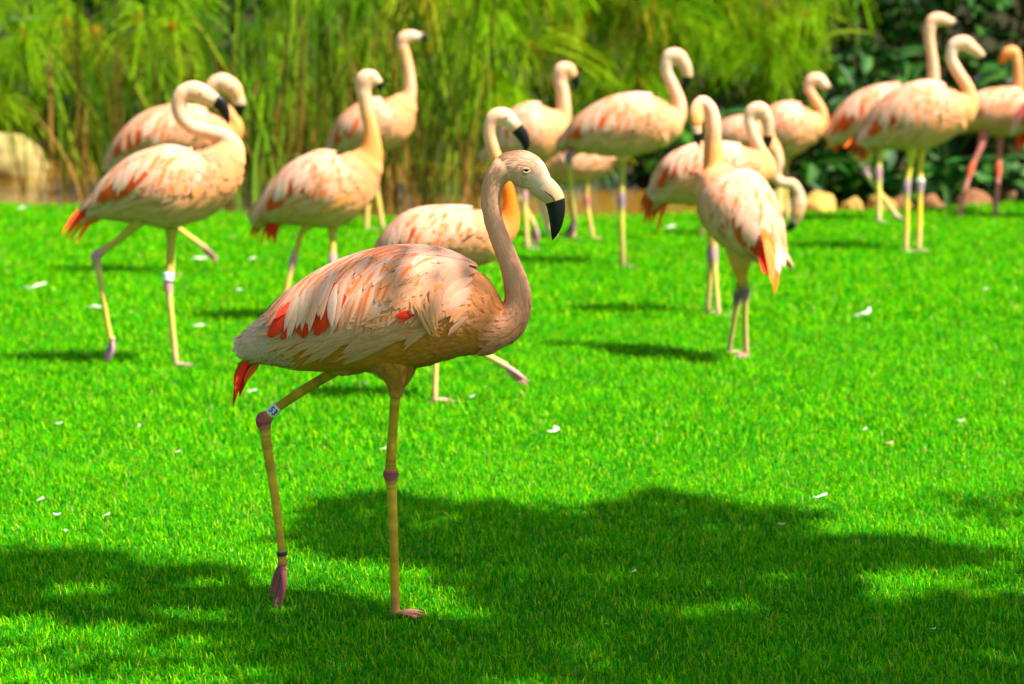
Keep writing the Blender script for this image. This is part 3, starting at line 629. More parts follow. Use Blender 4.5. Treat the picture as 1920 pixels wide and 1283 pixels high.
# right of centre
BIRDS.append(dict(label='flamingo seen from behind, thick orange neck raised, wing tips and orange tail drooping', foot=(1399, 672), tint=.4, kside=1.0, nside=(1, .1, 0), hside=(.3, -1, 0),
    torso=[(1452, 488, 16, -.16), (1425, 450, 44, -.10), (1395, 412, 64, -.03), (1368, 376, 66, .05), (1346, 345, 44, .10)],
    neck=[(1352, 350, 42, .10), (1340, 315, 27, .12), (1336, 275, 22.5, .13), (1336, 235, 21, .13), (1331, 205, 18, .13), (1317, 190, 15, .13), (1306, 200, 14, .12)],
    head=[(1310, 196, 14, .12), (1304, 212, 15, .11), (1305, 232, 13, .10)], bill=[(1305, 236, 11, .10), (1307, 250, 9, .1), (1309, 264, 6, .1), (1311, 272, 2, .1)], black=2, neckcol=[lerp(ORANGE, PEACH, .2), lerp(ORANGE, PEACH, .4), WHITE, WHITE], headcol=[PINKW, PEACH, lerp(ORANGE, PEACH, .4)],
    thighs=[[(1388, 470, 32, 0), (1389, 505, 18, -.01), (1390, 530, 8, -.01)]],
    legs=[dict(pts=[(1390, 500, 8), (1388, 520, 6.5), (1383, 556, 9), (1376, 605, 5), (1366, 660, 5)], joint=2, off=.0), dict(pts=[(1392, 495, 8), (1395, 515, 6.5), (1397, 546, 10), (1397, 600, 5.5), (1399, 664, 5.5)], joint=2, off=-.03, yaw=-2.0)],
    legcol=((.42, .30, .05), PALELEG, (.20, .11, .14), (.52, .24, .26)), wing=[(0.0, 30), (.15, 75), (.3, 92), (.5, 102), (.75, 100), (.9, 70)],
    tail=[(1432, 430, 1438, 520, 9, ORANGE, -.2), (1440, 440, 1452, 552, 9, ORANGE, -.2), (1436, 450, 1446, 530, 10, lerp(ORANGE, PEACH, .3), -.22), (1446, 450, 1460, 515, 9, SNOW, -.19), (1452, 455, 1470, 500, 9, SNOW, -.17), (1425, 470, 1432, 515, 8, RED, -.21)]))
BIRDS.append(dict(label='flamingo with tucked head and long red tail streamers, half hidden by the back-turned bird', foot=(1346, 592), tint=.5,
    torso=[(1235, 365, 20), (1270, 342, 46), (1315, 328, 54), (1360, 322, 50), (1400, 320, 42), (1418, 325, 34)], neck=[(1405, 325, 38), (1432, 315, 25), (1425, 283, 15.5), (1411, 252, 13.5), (1405, 227, 13.5)],
    head=[(1405, 226, 13.5), (1411, 210, 16), (1426, 207, 17), (1437, 222, 14)], bill=[(1436, 220, 13), (1440, 238, 11), (1440, 254, 9.5), (1438, 268, 8), (1433, 288, 2)], black=3, eye=(.75, R(78), 2.4), neckcol=[PEACH, PEACH, PINKW, SNOW], headcol=[SNOW, WHITE, PINKW],
    legs=[dict(pts=[(1332, 380, 9), (1332, 420, 6), (1333, 477, 9), (1330, 530, 5), (1326, 586, 5)], joint=2, off=-.03), dict(pts=[(1342, 380, 9), (1340, 420, 6), (1338, 480, 9), (1342, 530, 5), (1347, 592, 5)], joint=2, off=.03)], legcol=LG2,
    tail=tails(1250, 352, 1208, 428, 8, 7, 20, (RED, ORANGE))))
BIRDS.append(dict(label='small-looking flamingo with pale head raised beside the dark shrubs and boulders', foot=(1456, 416), tint=.45, red=.3,
    torso=[(1418, 282, 18), (1443, 260, 40), (1475, 246, 49), (1505, 240, 41), (1523, 238, 29)], neck=[(1515, 245, 30), (1539, 232, 15), (1539, 206, 11.5), (1526, 184, 10), (1516, 166, 10.5)],
    head=[(1516, 167, 10.5), (1521, 152, 13), (1534, 149, 13), (1546, 159, 10)], bill=[(1544, 157, 9.5), (1552, 165, 7), (1558, 172, 5), (1560, 179, 1.5)], black=2, eye=(.7, R(80), 2), neckcol=[lerp(PEACH, ORANGE, .5), PEACH, PINKW],
    legs=[dict(pts=[(1468, 285, 14), (1464, 310, 6), (1461, 338, 6.5), (1459, 375, 4.3), (1456, 415, 4.3)], joint=2, off=-.02), dict(pts=[(1478, 285, 12), (1475, 305, 5), (1473, 335, 6), (1474, 375, 4.3), (1476, 413, 4.3)], joint=2, off=.05)], legcol=LG2,
    tail=tails(1425, 278, 1405, 300, 4, 5, 8)))
BIRDS.append(dict(label='flamingo feeding with its neck bent down and black bill touching the grass', foot=(1420, 446), tint=.55,
    torso=[(1335, 275, 12), (1368, 258, 31), (1400, 257, 36), (1428, 262, 32)], neck=[(1420, 264, 30), (1446, 278, 18), (1457, 305, 14), (1452, 330, 12), (1466, 343, 11), (1486, 346, 11.5), (1497, 362, 11.5)],
    head=[(1497, 362, 11.5), (1498, 382, 15), (1493, 402, 14)], bill=[(1494, 404, 12), (1488, 417, 9), (1482, 426, 7), (1468, 432, 2.5)], black=2, eye=(.5, R(80), 2.2), neckcol=[PEACH, PINKW, PINKW, WHITE], headcol=[WHITE, PINKW, PEACH],
    legs=[dict(pts=[(1400, 285, 10), (1405, 320, 5), (1408, 365, 6.5), (1414, 405, 4.5), (1420, 446, 4.5)], joint=2, off=.03), dict(pts=[(1375, 285, 10), (1352, 330, 5), (1332, 385, 6.5), (1322, 415, 4.6), (1314, 440, 4.8)], joint=2, off=-.02, ground=False, toe=[(1311, 452), (1309, 468)])],
    legcol=LDARK, tail=tails(1345, 270, 1318, 292, 4, 6, 8, (RED, ORANGE))))
# right group
BIRDS.append(dict(label='flamingo standing on two straight yellow legs, curved neck, red wing edge, dark shrubs behind', foot=(1722, 470), tint=.6,
    torso=[(1628, 263, 20), (1665, 242, 43), (1705, 226, 58), (1745, 216, 58), (1780, 211, 46), (1803, 207, 33)], neck=[(1790, 215, 38), (1817, 197, 19), (1814, 166, 14), (1797, 137, 12.5), (1784, 112, 12), (1785, 94, 12.5)],
    head=[(1785, 96, 12.5), (1791, 85, 14.5), (1808, 81, 15.5), (1824, 91, 12)], bill=[(1822, 90, 11.5), (1833, 98, 9.5), (1840, 106, 8), (1842, 114, 6), (1838, 125, 2)], black=3, eye=(.7, R(80), 2.4), neckcol=[lerp(PEACH, ORANGE, .5), PEACH, WHITE, SNOW], headcol=[SNOW, WHITE, PINKW],
    legs=[dict(pts=[(1710, 272, 13), (1707, 305, 6.5), (1700, 351, 8), (1700, 410, 5.5), (1698, 471, 5.2)], joint=2, off=-.03), dict(pts=[(1727, 272, 13), (1726, 305, 6.5), (1725, 347, 8), (1724, 410, 5.5), (1722, 470, 5.2)], joint=2, off=.03, bands=[(.42, 3, (.6, .6, .55), None)])],
    legcol=((.55, .44, .03), (.58, .44, .04), (.30, .19, .24), (.5, .3, .3)), tail=tails(1645, 256, 1588, 294, 8, 7, 18, (ORANGE, RED))))
BIRDS.append(dict(label='flamingo with very upright neck and white belly behind the yellow-legged one, leg crossed', foot=(1648, 416), tint=.4,
    torso=[(1562, 258, 16), (1595, 238, 36), (1635, 217, 46), (1680, 207, 46), (1720, 200, 38)], neck=[(1712, 202, 34), (1746, 172, 15), (1750, 132, 12), (1746, 97, 11), (1742, 68, 11.5), (1744, 50, 12.5)],
    head=[(1743, 52, 12), (1749, 39, 13.5), (1764, 36, 13), (1780, 41, 9.5)], bill=[(1778, 40, 9), (1788, 43, 7), (1796, 47, 5), (1799, 55, 1.5)], black=2, eye=(.65, R(80), 2), neckcol=[PEACH, PINKW, WHITE, WHITE], headcol=[WHITE, WHITE, PINKW],
    legs=[dict(pts=[(1652, 250, 12), (1650, 285, 6), (1647, 326, 7.5), (1648, 370, 4.8), (1648, 416, 4.8)], joint=2, off=.03), dict(pts=[(1640, 255, 12), (1633, 285, 6), (1621, 322, 7), (1650, 362, 4.8), (1680, 405, 5)], joint=2, off=-.03, ground=False, toe=[(1687, 412), (1697, 420)])],
    legcol=((.42, .36, .04), (.55, .48, .12), (.34, .18, .24), (.62, .34, .34)), tail=tails(1575, 255, 1550, 287, 4, 6, 9)))
BIRDS.append(dict(label='pale grey-pink flamingo with pinkish legs looking back over its shoulder', foot=(1867, 402), tint=.15, red=.1,
    torso=[(1810, 230, 16), (1838, 216, 36), (1875, 212, 42), (1910, 212, 42), (1932, 208, 30)], neck=[(1918, 210, 32), (1909, 180, 13), (1910, 145, 10.5), (1907, 112, 10)],
    head=[(1907, 112, 10), (1901, 98, 11.5), (1890, 99, 11.5), (1881, 109, 8.5)], bill=[(1883, 107, 8.5), (1878, 114, 6.5), (1875, 122, 2)], black=9, billcol=[lerp(PEACH, ORANGE, .4), ORANGE, (.2, .06, .03)], eye=(.6, R(80), 1.8), neckcol=[PEACH, lerp(PEACH, ORANGE, .35), PEACH], headcol=[PEACH, PEACH, ORANGE],
    legs=[dict(pts=[(1848, 240, 13), (1841, 270, 7), (1820, 319, 7), (1808, 362, 4.8), (1797, 404, 5)], joint=2, off=-.03), dict(pts=[(1875, 240, 13), (1875, 270, 6), (1872, 319, 7), (1870, 360, 4.8), (1866, 402, 5)], joint=2, off=.03)],
    legcol=LPINK, tail=tails(1818, 232, 1806, 242, 3, 5, 6, (SNOW, SNOW))))
BIRDS.append(dict(label='flamingo cut off by the picture edge, only its orange tail and dark wing tips showing', foot=(1992, 412), tint=.5,
    torso=[(1912, 238, 12), (1945, 222, 34), (1990, 210, 48), (2035, 204, 46), (2065, 200, 32)], neck=[(2055, 205, 36), (2084, 180, 16), (2082, 145, 13), (2070, 112, 12), (2072, 92, 12)], head=[(2072, 94, 12), (2078, 82, 14), (2094, 80, 14), (2107, 90, 11)],
    bill=[(2105, 88, 10), (2114, 97, 9), (2119, 108, 7), (2116, 120, 2)], black=2, eye=(.7, R(80), 2.2),
    legs=[dict(pts=[(1990, 250, 12), (1990, 290, 6), (1988, 338, 7), (1990, 375, 4.8), (1992, 412, 4.8)], joint=2, off=.03), dict(pts=[(2010, 250, 12), (2012, 290, 6), (2012, 338, 7), (2014, 375, 4.8), (2016, 411, 4.8)], joint=2, off=-.03)],
    legcol=LG2, tail=tails(1925, 232, 1912, 292, 5, 6, 8) + tails(1935, 200, 1896, 228, 3, 5, 4, ((.16, .02, .02), (.12, .02, .02)), -.1)))
for s in BIRDS: flamingo(s)

# ------------------------------------------------------------------ rocks at the pond's rim
def rock(name, loc, size, col, label, group=None, seed=0):
    bm = bmesh.new(); bmesh.ops.create_icosphere(bm, subdivisions=4, radius=1)
    for v in bm.verts:
        n = noise.noise(v.co * 1.3 + Vector((seed * 7.3, 1, 2))) * .28 + noise.noise(v.co * 3.1 + Vector((seed, 5, 1))) * .08
        v.co *= 1 + n; v.co.z = max(v.co.z, -.5); v.co = Vector((v.co.x * size[0], v.co.y * size[1], v.co.z * size[2]))
    me = bpy.data.meshes.new(name); bm.to_mesh(me); bm.free(); me.polygons.foreach_set('use_smooth', np.ones(len(me.polygons), bool))
    a = me.color_attributes.new('Col', 'FLOAT_COLOR', 'POINT'); a.data.foreach_set('color', np.tile((*col, 1), (len(me.vertices), 1)).astype(np.float32).ravel())
    o = link(name, me, M_ROCK, None, loc); o.rotation_euler.z = seed * 1.7; return tag(o, label, 'rock', group)
SAND = (.46, .27, .06); BROWN = (.20, .085, .035)
RK = [(1452, 372, 46, 34, (.42, .30, .12), 'sandy boulder behind the feeding flamingo at the pond rim'), (1537, 386, 36, 30, SAND, 'rounded ochre boulder at the lawn edge, tallest of the ochre ones'), (1598, 390, 30, 20, SAND, 'low ochre boulder at the lawn edge beside the tallest one'),
      (1655, 392, 38, 22, (.36, .18, .04), 'flat ochre-brown rock behind the yellow bird legs'), (1748, 386, 40, 18, BROWN, 'dull brown rock at the lawn edge between yellow and pink legs'), (1825, 376, 42, 20, BROWN, 'brown rock behind the pink flamingo legs'),
      (1905, 370, 48, 24, (.16, .075, .035), 'dark brown rock at the pond rim by the picture edge bird'), (1690, 380, 30, 20, BROWN, 'small dark red-brown rock behind the flat ochre-brown rock')]
for i, (x, y, rx, ry, c, lb) in enumerate(RK):
    b = gp(x, y + ry * .4); k = b.y / FPX; eyv = edge_y(b.x) + .22 + .1 * (i % 2); b = Vector((b.x * eyv / b.y, eyv, -.06)); rock('boulder', b, (rx * k, rx * k * .8, ry * k * 1.35 + .04), c, lb, 'boulders along the pond rim', i + 1)
b = gp(25, 320); rock('boulder', Vector((b.x - .05, 19.6, .02)), (.30, .35, .26), (.30, .22, .08), 'pale stone block among the papyrus beside the pond', 'boulders along the pond rim', 11)
b = pt(1870, 190, 20.2); rock('boulder', Vector((b.x, 20.2, .52)), (.22, .2, .22), (.065, .075, .07), 'grey rock in the dark shrubbery behind the flamingos', 'boulders along the pond rim', 12)

# ------------------------------------------------------------------ reeds and papyrus
GREENS = [(.006, .045, .002), (.012, .075, .002), (.10, .26, .003), (.20, .33, .01), (.004, .030, .002), (.008, .055, .001), (.005, .04, .001)]  # extra dark greens: shade of the gaps is put into the blade colours
def blade_mesh(h, wd, lean, c0, c1, n=8, fold=.25):
    mb = MB(); rows, crow = [], []
    for i in range(n):
        s = i / (n - 1); x = lean * s * s * h; z = h * (s - .12 * abs(lean) * s * s); ww = wd * (1 - s ** 3) * (.6 + .4 * min(1, s * 4)) + .0008
        rows.append([(x, -ww, z), (x + ww * fold, 0, z + ww * .1), (x, ww, z)]); c = lerp(c0, c1, s); crow.append([c, lerp(c, (.3, .4, .05), .15), c])
    mb.grid(rows, crow); return mb.mesh('blade')
BLADES = []
for i in range(21):
    g = GREENS[i % 7]; dry = random.random()
    BLADES.append(blade_mesh(random.uniform(1.3, 2.1), random.uniform(.007, .016), random.uniform(-.5, .7), (.30, .13, .03) if dry < .22 else lerp(g, (.1, .1, .02), .4), g))
for i in range(2): BLADES.append(blade_mesh(random.uniform(.7, 1.2), .012, random.uniform(.2, .6), (.36, .17, .04), (.42, .24, .06)))
for m in BLADES: m.materials.append(M_REED)
def reed_clump(px0, px1, d0, d1, n, label, lean=0.0):
    x0, x1 = (px0 - 960) / FPX * d0, (px1 - 960) / FPX * d0; cx, cy = (x0 + x1) / 2, (d0 + d1) / 2; zb = -.1
    root = tag(empty('reed_clump', (cx, cy, zb)), label, 'reeds', 'reed clumps at the pond')
    for i in range(n):
        o = bpy.data.objects.new('blade', random.choice(BLADES)); COL.objects.link(o); o.parent = root
        o.location = (random.uniform(x0, x1) - cx, random.uniform(d0, d1) - cy, random.uniform(-.05, .02)); o.rotation_euler = (random.gauss(0, .14), random.gauss(lean, .25), random.uniform(0, 6.28)); o.scale = (1, 1, random.uniform(.75, 1.15))
reed_clump(250, 430, 16.9, 18.0, 44, 'dark reeds leaning left behind the curled-head flamingo', -.28)
reed_clump(400, 560, 16.4, 17.6, 62, 'tall dark green reeds standing straight between the two left flamingo pairs', -.06)
reed_clump(540, 700, 16.5, 17.6, 60, 'upright bright reeds behind the flamingo with the orange neck', .02)
reed_clump(690, 900, 16.2, 17.2, 66, 'reeds with brown dry feet rising from the lawn edge', .03)
reed_clump(60, 270, 16.6, 17.8, 40, 'sparse dark reeds in front of the pale stone block', -.1)
# arching leaves that stand out of the left reeds
def arch_leaf(pts, wpx, d, col, label):
    P = [np.array(pt(x, y, d)) for x, y in pts]; P = catmull(P, 5); b = P[0].copy(); mb = MB(); k = d / FPX
    rows, crow = [], []
    for i, p in enumerate(P):
        s = i / (len(P) - 1); ww = wpx * k * (1 - .85 * s ** 2); rows.append([p + np.array((-ww, 0, 0)) * .8 + np.array((0, 0, -ww)) * .6, p + np.array((0, -ww * .4, 0)), p + np.array((ww, 0, 0)) * .8 + np.array((0, 0, ww)) * .6]); crow.append([col] * 3)
    mb.grid(rows, crow); tag(link('arching_leaf', mb.mesh('arching_leaf', b), M_REED, None, b), label, 'leaf', 'arching leaves in front of the reeds')
arch_leaf([(478, 415), (476, 340), (482, 270), (500, 232), (512, 228)], 6, 16.1, (.22, .38, .03), 'upright leaf bending over at its tip beside the reeds')
arch_leaf([(492, 405), (505, 345), (530, 310), (552, 292), (575, 300)], 6, 16.05, (.26, .42, .04), 'pale leaf arching right behind the red-tailed flamingo')
arch_leaf([(-60, 330), (-40, 180), (0, 52), (40, 36), (90, 34)], 5, 16.6, (.22, .36, .10), 'long pale leaf arching over the papyrus thicket')
arch_leaf([(450, 410), (444, 330), (452, 250), (470, 160), (474, 130)], 5, 16.3, (.16, .34, .02), 'straight bright leaf behind the S-necked flamingo')

def umbel_mesh(nr, rad, droop, cbase, ctip, core):
    mb = MB()
    for i in range(nr):
        a = random.uniform(0, 6.283); el = random.uniform(-.2, 1.35); ln_ = rad * random.uniform(.75, 1.15); P = []
        dv = np.array((math.cos(a) * math.cos(el), math.sin(a) * math.cos(el), math.sin(el)))
        for s in np.linspace(0, 1, 6): P.append(dv * ln_ * s + np.array((0, 0, -droop * ln_ * s ** 2.2 * (.7 + .6 * math.cos(el)))))
        P = np.array(P); T = unit(np.gradient(P, axis=0)); S = unit(np.cross(T, np.array((math.sin(a * 7), math.cos(a * 5), .3)))); k = random.uniform(.75, 1.25)
        mb.grid([[P[j] - S[j] * .0022, P[j] + S[j] * .0022] for j in range(6)], [[tuple(np.array(lerp(core if j == 0 else cbase, ctip, j / 5)) * k)] * 2 for j in range(6)])
    for i in range(16):                          # brown spikelets at the heart
        a = random.uniform(0, 6.283); el = random.uniform(0, 1.4); dv = np.array((math.cos(a) * math.cos(el), math.sin(a) * math.cos(el), math.sin(el))); S = np.array((-math.sin(a), math.cos(a), 0))
        mb.grid([[dv * .012 - S * .003, dv * .012 + S * .003], [dv * .045 - S * .006, dv * .045 + S * .006], [dv * .08 - S * .001, dv * .08 + S * .001]], [[core] * 2] * 3)
    return mb.mesh('umbel')
UM = [umbel_mesh(110, .34, .75, (.17, .38, .004), (.24, .46, .005), (.55, .24, .02)), umbel_mesh(100, .30, .95, (.13, .34, .004), (.20, .42, .005), (.42, .22, .02)), umbel_mesh(120, .38, .6, (.20, .40, .006), (.28, .42, .008), (.60, .26, .02)), umbel_mesh(90, .28, 1.1, (.05, .19, .003), (.14, .30, .004), (.26, .15, .01))]
UM += [umbel_mesh(70, .26, 1.0, (.28, .22, .01), (.40, .32, .02), (.5, .2, .02)), umbel_mesh(100, .33, .9, (.02, .10, .002), (.06, .20, .003), (.2, .1, .01))]
UML = [UM[3], UM[5], UM[0], UM[1], UM[4], UM[5], UM[3], UM[0], UM[2]]; UMR = [UM[0], UM[1], UM[2], UM[3], UM[0], UM[1], UM[5], UM[4]]
for m in UM: m.materials.append(M_REED)
def stem_mesh(c0, c1):
    mb = MB(); Loft([(0, 0, 0), (0, 0, .5), (0, 0, 1)], [.0065, .005, .0035], (0, 1, 0), 1, [c0, c1, c1], 3).rings(mb, 7); m = mb.mesh('stem'); m.materials.append(M_REED); return m
STEMS = [stem_mesh((.22, .12, .02), (.03, .12, .004)), stem_mesh((.05, .09, .005), (.04, .14, .004)), stem_mesh((.40, .15, .02), (.10, .22, .006))]
def papyrus(px, d, n, spread, label, hmin=.5, hmax=1.7, z0=-.1):
    cx = (px - 960) / FPX * d
    root = tag(empty('papyrus_plant', (cx, d, z0)), label, 'papyrus', 'papyrus plants around the pond')
    for i in range(n):
        h = random.uniform(hmin, hmax); bx, by = random.gauss(0, spread * .4), random.gauss(0, .25); tx, ty = bx + random.gauss(0, .22) * h, by + random.gauss(-.08, .12) * h
        v = Vector((tx - bx, ty - by, h))
        o = bpy.data.objects.new('stem', random.choice(STEMS)); COL.objects.link(o); o.parent = root; o.location = (bx, by, 0); o.rotation_mode = 'QUATERNION'; o.rotation_quaternion = v.to_track_quat('Z', 'Y'); o.scale = (1, 1, v.length)
        u = bpy.data.objects.new('umbel', random.choice(UML if px < 760 else UMR)); COL.objects.link(u); u.parent = root; u.location = (tx, ty, h - .01); s = random.uniform(.8, 1.25); u.scale = (s, s, s); u.rotation_euler = (random.gauss(0, .2), random.gauss(0, .2), random.uniform(0, 6.28))
PL = [(-60, 17.6, 10, 1.0), (60, 18.3, 9, .7), (170, 18.0, 11, .7), (300, 18.6, 10, .7), (430, 18.9, 9, .7), (560, 18.8, 9, .7), (690, 18.5, 11, .7), (800, 18.0, 12, .6), (880, 18.3, 12, .6), (960, 18.0, 13, .6), (1040, 18.5, 13, .6), (1110, 18.9, 13, .6), (1190, 18.9, 13, .6), (1270, 19.0, 12, .6), (1350, 19.1, 13, .5), (1405, 19.2, 12, .4), (1455, 19.5, 9, .3)]
PLAB = ['papyrus beyond the left picture edge beside the pale stone', 'loose papyrus above the pale stone block', 'papyrus left of the curled-head flamingo', 'papyrus behind the two crossed left flamingo heads', 'papyrus rising behind the dark leaning reeds', 'papyrus behind the straight dark reeds', 'papyrus behind the orange-necked flamingo', 'papyrus behind the level-headed flamingo', 'papyrus right of the level-headed flamingo', 'papyrus above the shaded bird\'s head',
        'papyrus behind the pale straight-necked flamingo', 'papyrus between the straight-necked and one-legged flamingos', 'papyrus behind the back of the one-legged flamingo', 'papyrus behind the one-legged flamingo\'s head', 'papyrus above the back-turned flamingo', 'drooping papyrus above the tucked-head flamingo', 'last papyrus next to the dark shrubs']
for (x, d_, n_, sp), lb in zip(PL, PLAB):
    right = x > 1150
    papyrus(x, d_, n_, sp, lb, .85 if right else .45, 1.75, .05 if right else -.1)

# ------------------------------------------------------------------ dark shrubs at the right
def leaf_mesh(ln_, wd, c):
    mb = MB(); rows, crow = [], []
    for i in range(7):
        s = i / 6; ww = wd * math.sin(math.pi * min(1, s * .92 + .06)) ** .8; z = -.25 * ln_ * s * s
        rows.append([(s * ln_, -ww, z + ww * .25), (s * ln_, -ww * .5, z + ww * .08), (s * ln_, 0, z), (s * ln_, ww * .5, z + ww * .08), (s * ln_, ww, z + ww * .25)]); crow.append([c, c, lerp(c, (.12, .25, .03), .5), c, c])
    mb.grid(rows, crow); m = mb.mesh('leaf'); m.materials.append(M_LEAF); return m
LV = [leaf_mesh(.26, .075, (.003, .045, .003)), leaf_mesh(.20, .06, (.006, .07, .004)), leaf_mesh(.30, .05, (.002, .030, .005)), leaf_mesh(.16, .05, (.02, .12, .006)), leaf_mesh(.34, .09, (.002, .030, .002))]
def shrub(px, d, n, rx, h, label, z0=-.1):
    cx = (px - 960) / FPX * d; root = tag(empty('leafy_shrub', (cx, d, z0)), label, 'shrub', 'dark shrubs behind the pond')
    for k in range(5):
        mb = MB(); a = random.uniform(0, 6.28); e = (math.cos(a) * rx * .7, math.sin(a) * .3, h * random.uniform(.7, 1)); Loft([(0, 0, 0), (e[0] * .3, e[1] * .3, e[2] * .5), e], [.02, .013, .006], (0, 1, .01), 1, [(.05, .04, .015)] * 3, 4).rings(mb, 7); link('stem', mb.mesh('stem'), M_BARK, root)
    for i in range(n):
        o = bpy.data.objects.new('leaf', random.choice(LV)); COL.objects.link(o); o.parent = root; a = random.uniform(0, 6.28); rr = random.random() ** .5
        o.location = (math.cos(a) * rx * rr, math.sin(a) * .45 * rr, h * random.uniform(.06, 1.05)); o.rotation_euler = (random.gauss(0, .4), random.uniform(-.3, .9), random.uniform(0, 6.28)); s = random.uniform(.7, 1.25); o.scale = (s, s, s)
LOW = ['low dark plant right behind the tallest ochre boulder', 'low dark plant right behind the low ochre boulder', 'low dark plant right behind the flat ochre-brown rock', 'low dark plant right behind the small red-brown rock', 'low dark plant right behind the dull brown rock', 'low dark plant right behind the brown rock at the pink legs', 'low dark plant right behind the dark brown rock']
SH = [(x_, 17.1 + .1 * (i_ % 3), 34, .26, .34, LOW[i_]) for i_, x_ in enumerate((1535, 1600, 1665, 1725, 1785, 1850, 1920))] + [(1215, 18.6, 34, .35, .55, 'dark plant added for the shade over the pond right of the lowered-neck flamingo'), (1300, 18.3, 34, .35, .6, 'low dark plant in the pond under the one-legged flamingo\'s breast'), (1400, 18.5, 36, .35, .6, 'dark plant added for the shade over the pond behind the tucked-head flamingo'), (1500, 18.4, 36, .35, .65, 'dark plant added for the shade over the pond behind the tallest ochre boulder'), (1590, 18.6, 40, .35, .9, 'dark leafy plant over the pond behind the low ochre boulder'), (1680, 18.5, 44, .35, 1.0, 'dark leafy plant over the pond between the two right flamingos'), (1770, 18.8, 44, .35, .95, 'dark leafy plant behind the dull brown rock'), (1860, 18.7, 44, .35, .9, 'dark leafy plant behind the pink legs'), (1950, 18.6, 40, .35, 1.0, 'dark leafy plant at the right picture edge'), (1540, 20.3, 45, .35, 1.7, 'dark shrub at the end of the papyrus'), (1620, 20.6, 50, .4, 1.9, 'dark glossy shrub above the ochre boulders'), (1700, 20.3, 50, .4, 1.9, 'dark shrub behind the upright-necked flamingo'), (1790, 20.7, 50, .4, 1.9, 'dark shrub behind the yellow-legged flamingo\'s head'), (1880, 20.9, 50, .4, 1.9, 'dark shrub around the grey rock'), (1980, 20.5, 40, .4, 1.9, 'dark shrub past the right picture edge'), (1460, 20.8, 40, .4, 1.2, 'dark low shrub under the drooping papyrus'), (1340, 20.8, 40, .45, 1.0, 'dark low shrub behind the pond beneath the papyrus')]  # low pond plants below the papyrus are added to stand in for shade
for a in SH: shrub(*a)
# pale twigs in front of the shrubs
def twig(pts, d, r, col, label):
    P = [np.array(pt(x, y, d)) for x, y in pts]; mb = MB(); Loft(P, [r] * (len(P) - 1) + [r * .5], (0, 1, .02), 1, [col] * len(P), 5).rings(mb, 8); b = Vector(P[0]); tag(link('twig', mb.mesh('twig', P[0]), M_REED, None, b), label, 'twig', 'pale twigs in front of the shrubs')
twig([(1500, 330), (1520, 200), (1530, 110), (1550, 70), (1590, 60), (1630, 62)], 19.8, .014, (.22, .34, .02), 'yellow-green stalk bending level over the dark shrubs')
twig([(1500, 250), (1530, 290), (1560, 306), (1600, 308)], 19.7, .012, (.13, .20, .02), 'dull green stalk drooping below the papyrus')
# far thicket: the mass behind everything
mb = MB()
for i in range(15000):
    x = random.uniform(-8, 8); y = random.uniform(20.8, 24); z = .2 + random.random() ** .8 * 2.9; a, b_ = random.uniform(0, 6.28), random.uniform(-.8, .8); l = random.uniform(.12, .30); wv = l * random.uniform(.14, .34)
    T = np.array((math.cos(a) * math.cos(b_), math.sin(a) * math.cos(b_), math.sin(b_))); S = np.cross(T, (random.uniform(-1, 1), random.uniform(-1, 1), 1)); S = S / np.linalg.norm(S); p = np.array((x, y, z))
    c = jit(random.choice([(.008, .05, .005), (.015, .08, .006), (.005, .035, .005)]) if x > 2 else random.choice([(.012, .06, .004), (.03, .11, .005), (.07, .14, .008)]), .3)
    mb.grid([[p, p], [p + T * l * .5 - S * wv, p + T * l * .5 + S * wv], [p + T * l, p + T * l]], [[c] * 2] * 3)
tag(link('far_thicket', mb.mesh('far_thicket'), M_REED), 'dense mass of foliage closing the view behind the pond', 'thicket', kind='stuff')

# ------------------------------------------------------------------ moulted feathers on the lawn
def moult(px, py, lpx, wpx, a, curl, col, label):
    g = gp(px, py, .02); k = g.y / FPX; l, wd = lpx * k * .9, wpx * k * .42; mb = MB(); P = []
    for s in np.linspace(-.5, .5, 7): P.append((s * l * math.cos(a) - 4 * curl * l * s * s * math.sin(a), s * l * math.sin(a) + 4 * curl * l * s * s * math.cos(a), .004 + .30 * l * (s + .5) * abs(curl) * 2 + .3 * wd + .05 * l * math.sin(9 * s + px)))
    plume(mb, P, [(0, -.5, 1)] * 7, wd, streak(col, lerp(col, SNOW, .5), .5), camber=.6, fray=.9, prof=[.12, .12, .8, 1.1, .7, 1.0, .15])
    tag(link('moulted_feather', mb.mesh('moulted_feather'), M_FEATHER, None, (g.x, g.y, .016)), label, 'feather', 'moulted feathers on the lawn')
SM = 'tiny white feather fleck lying in the sunlit grass'
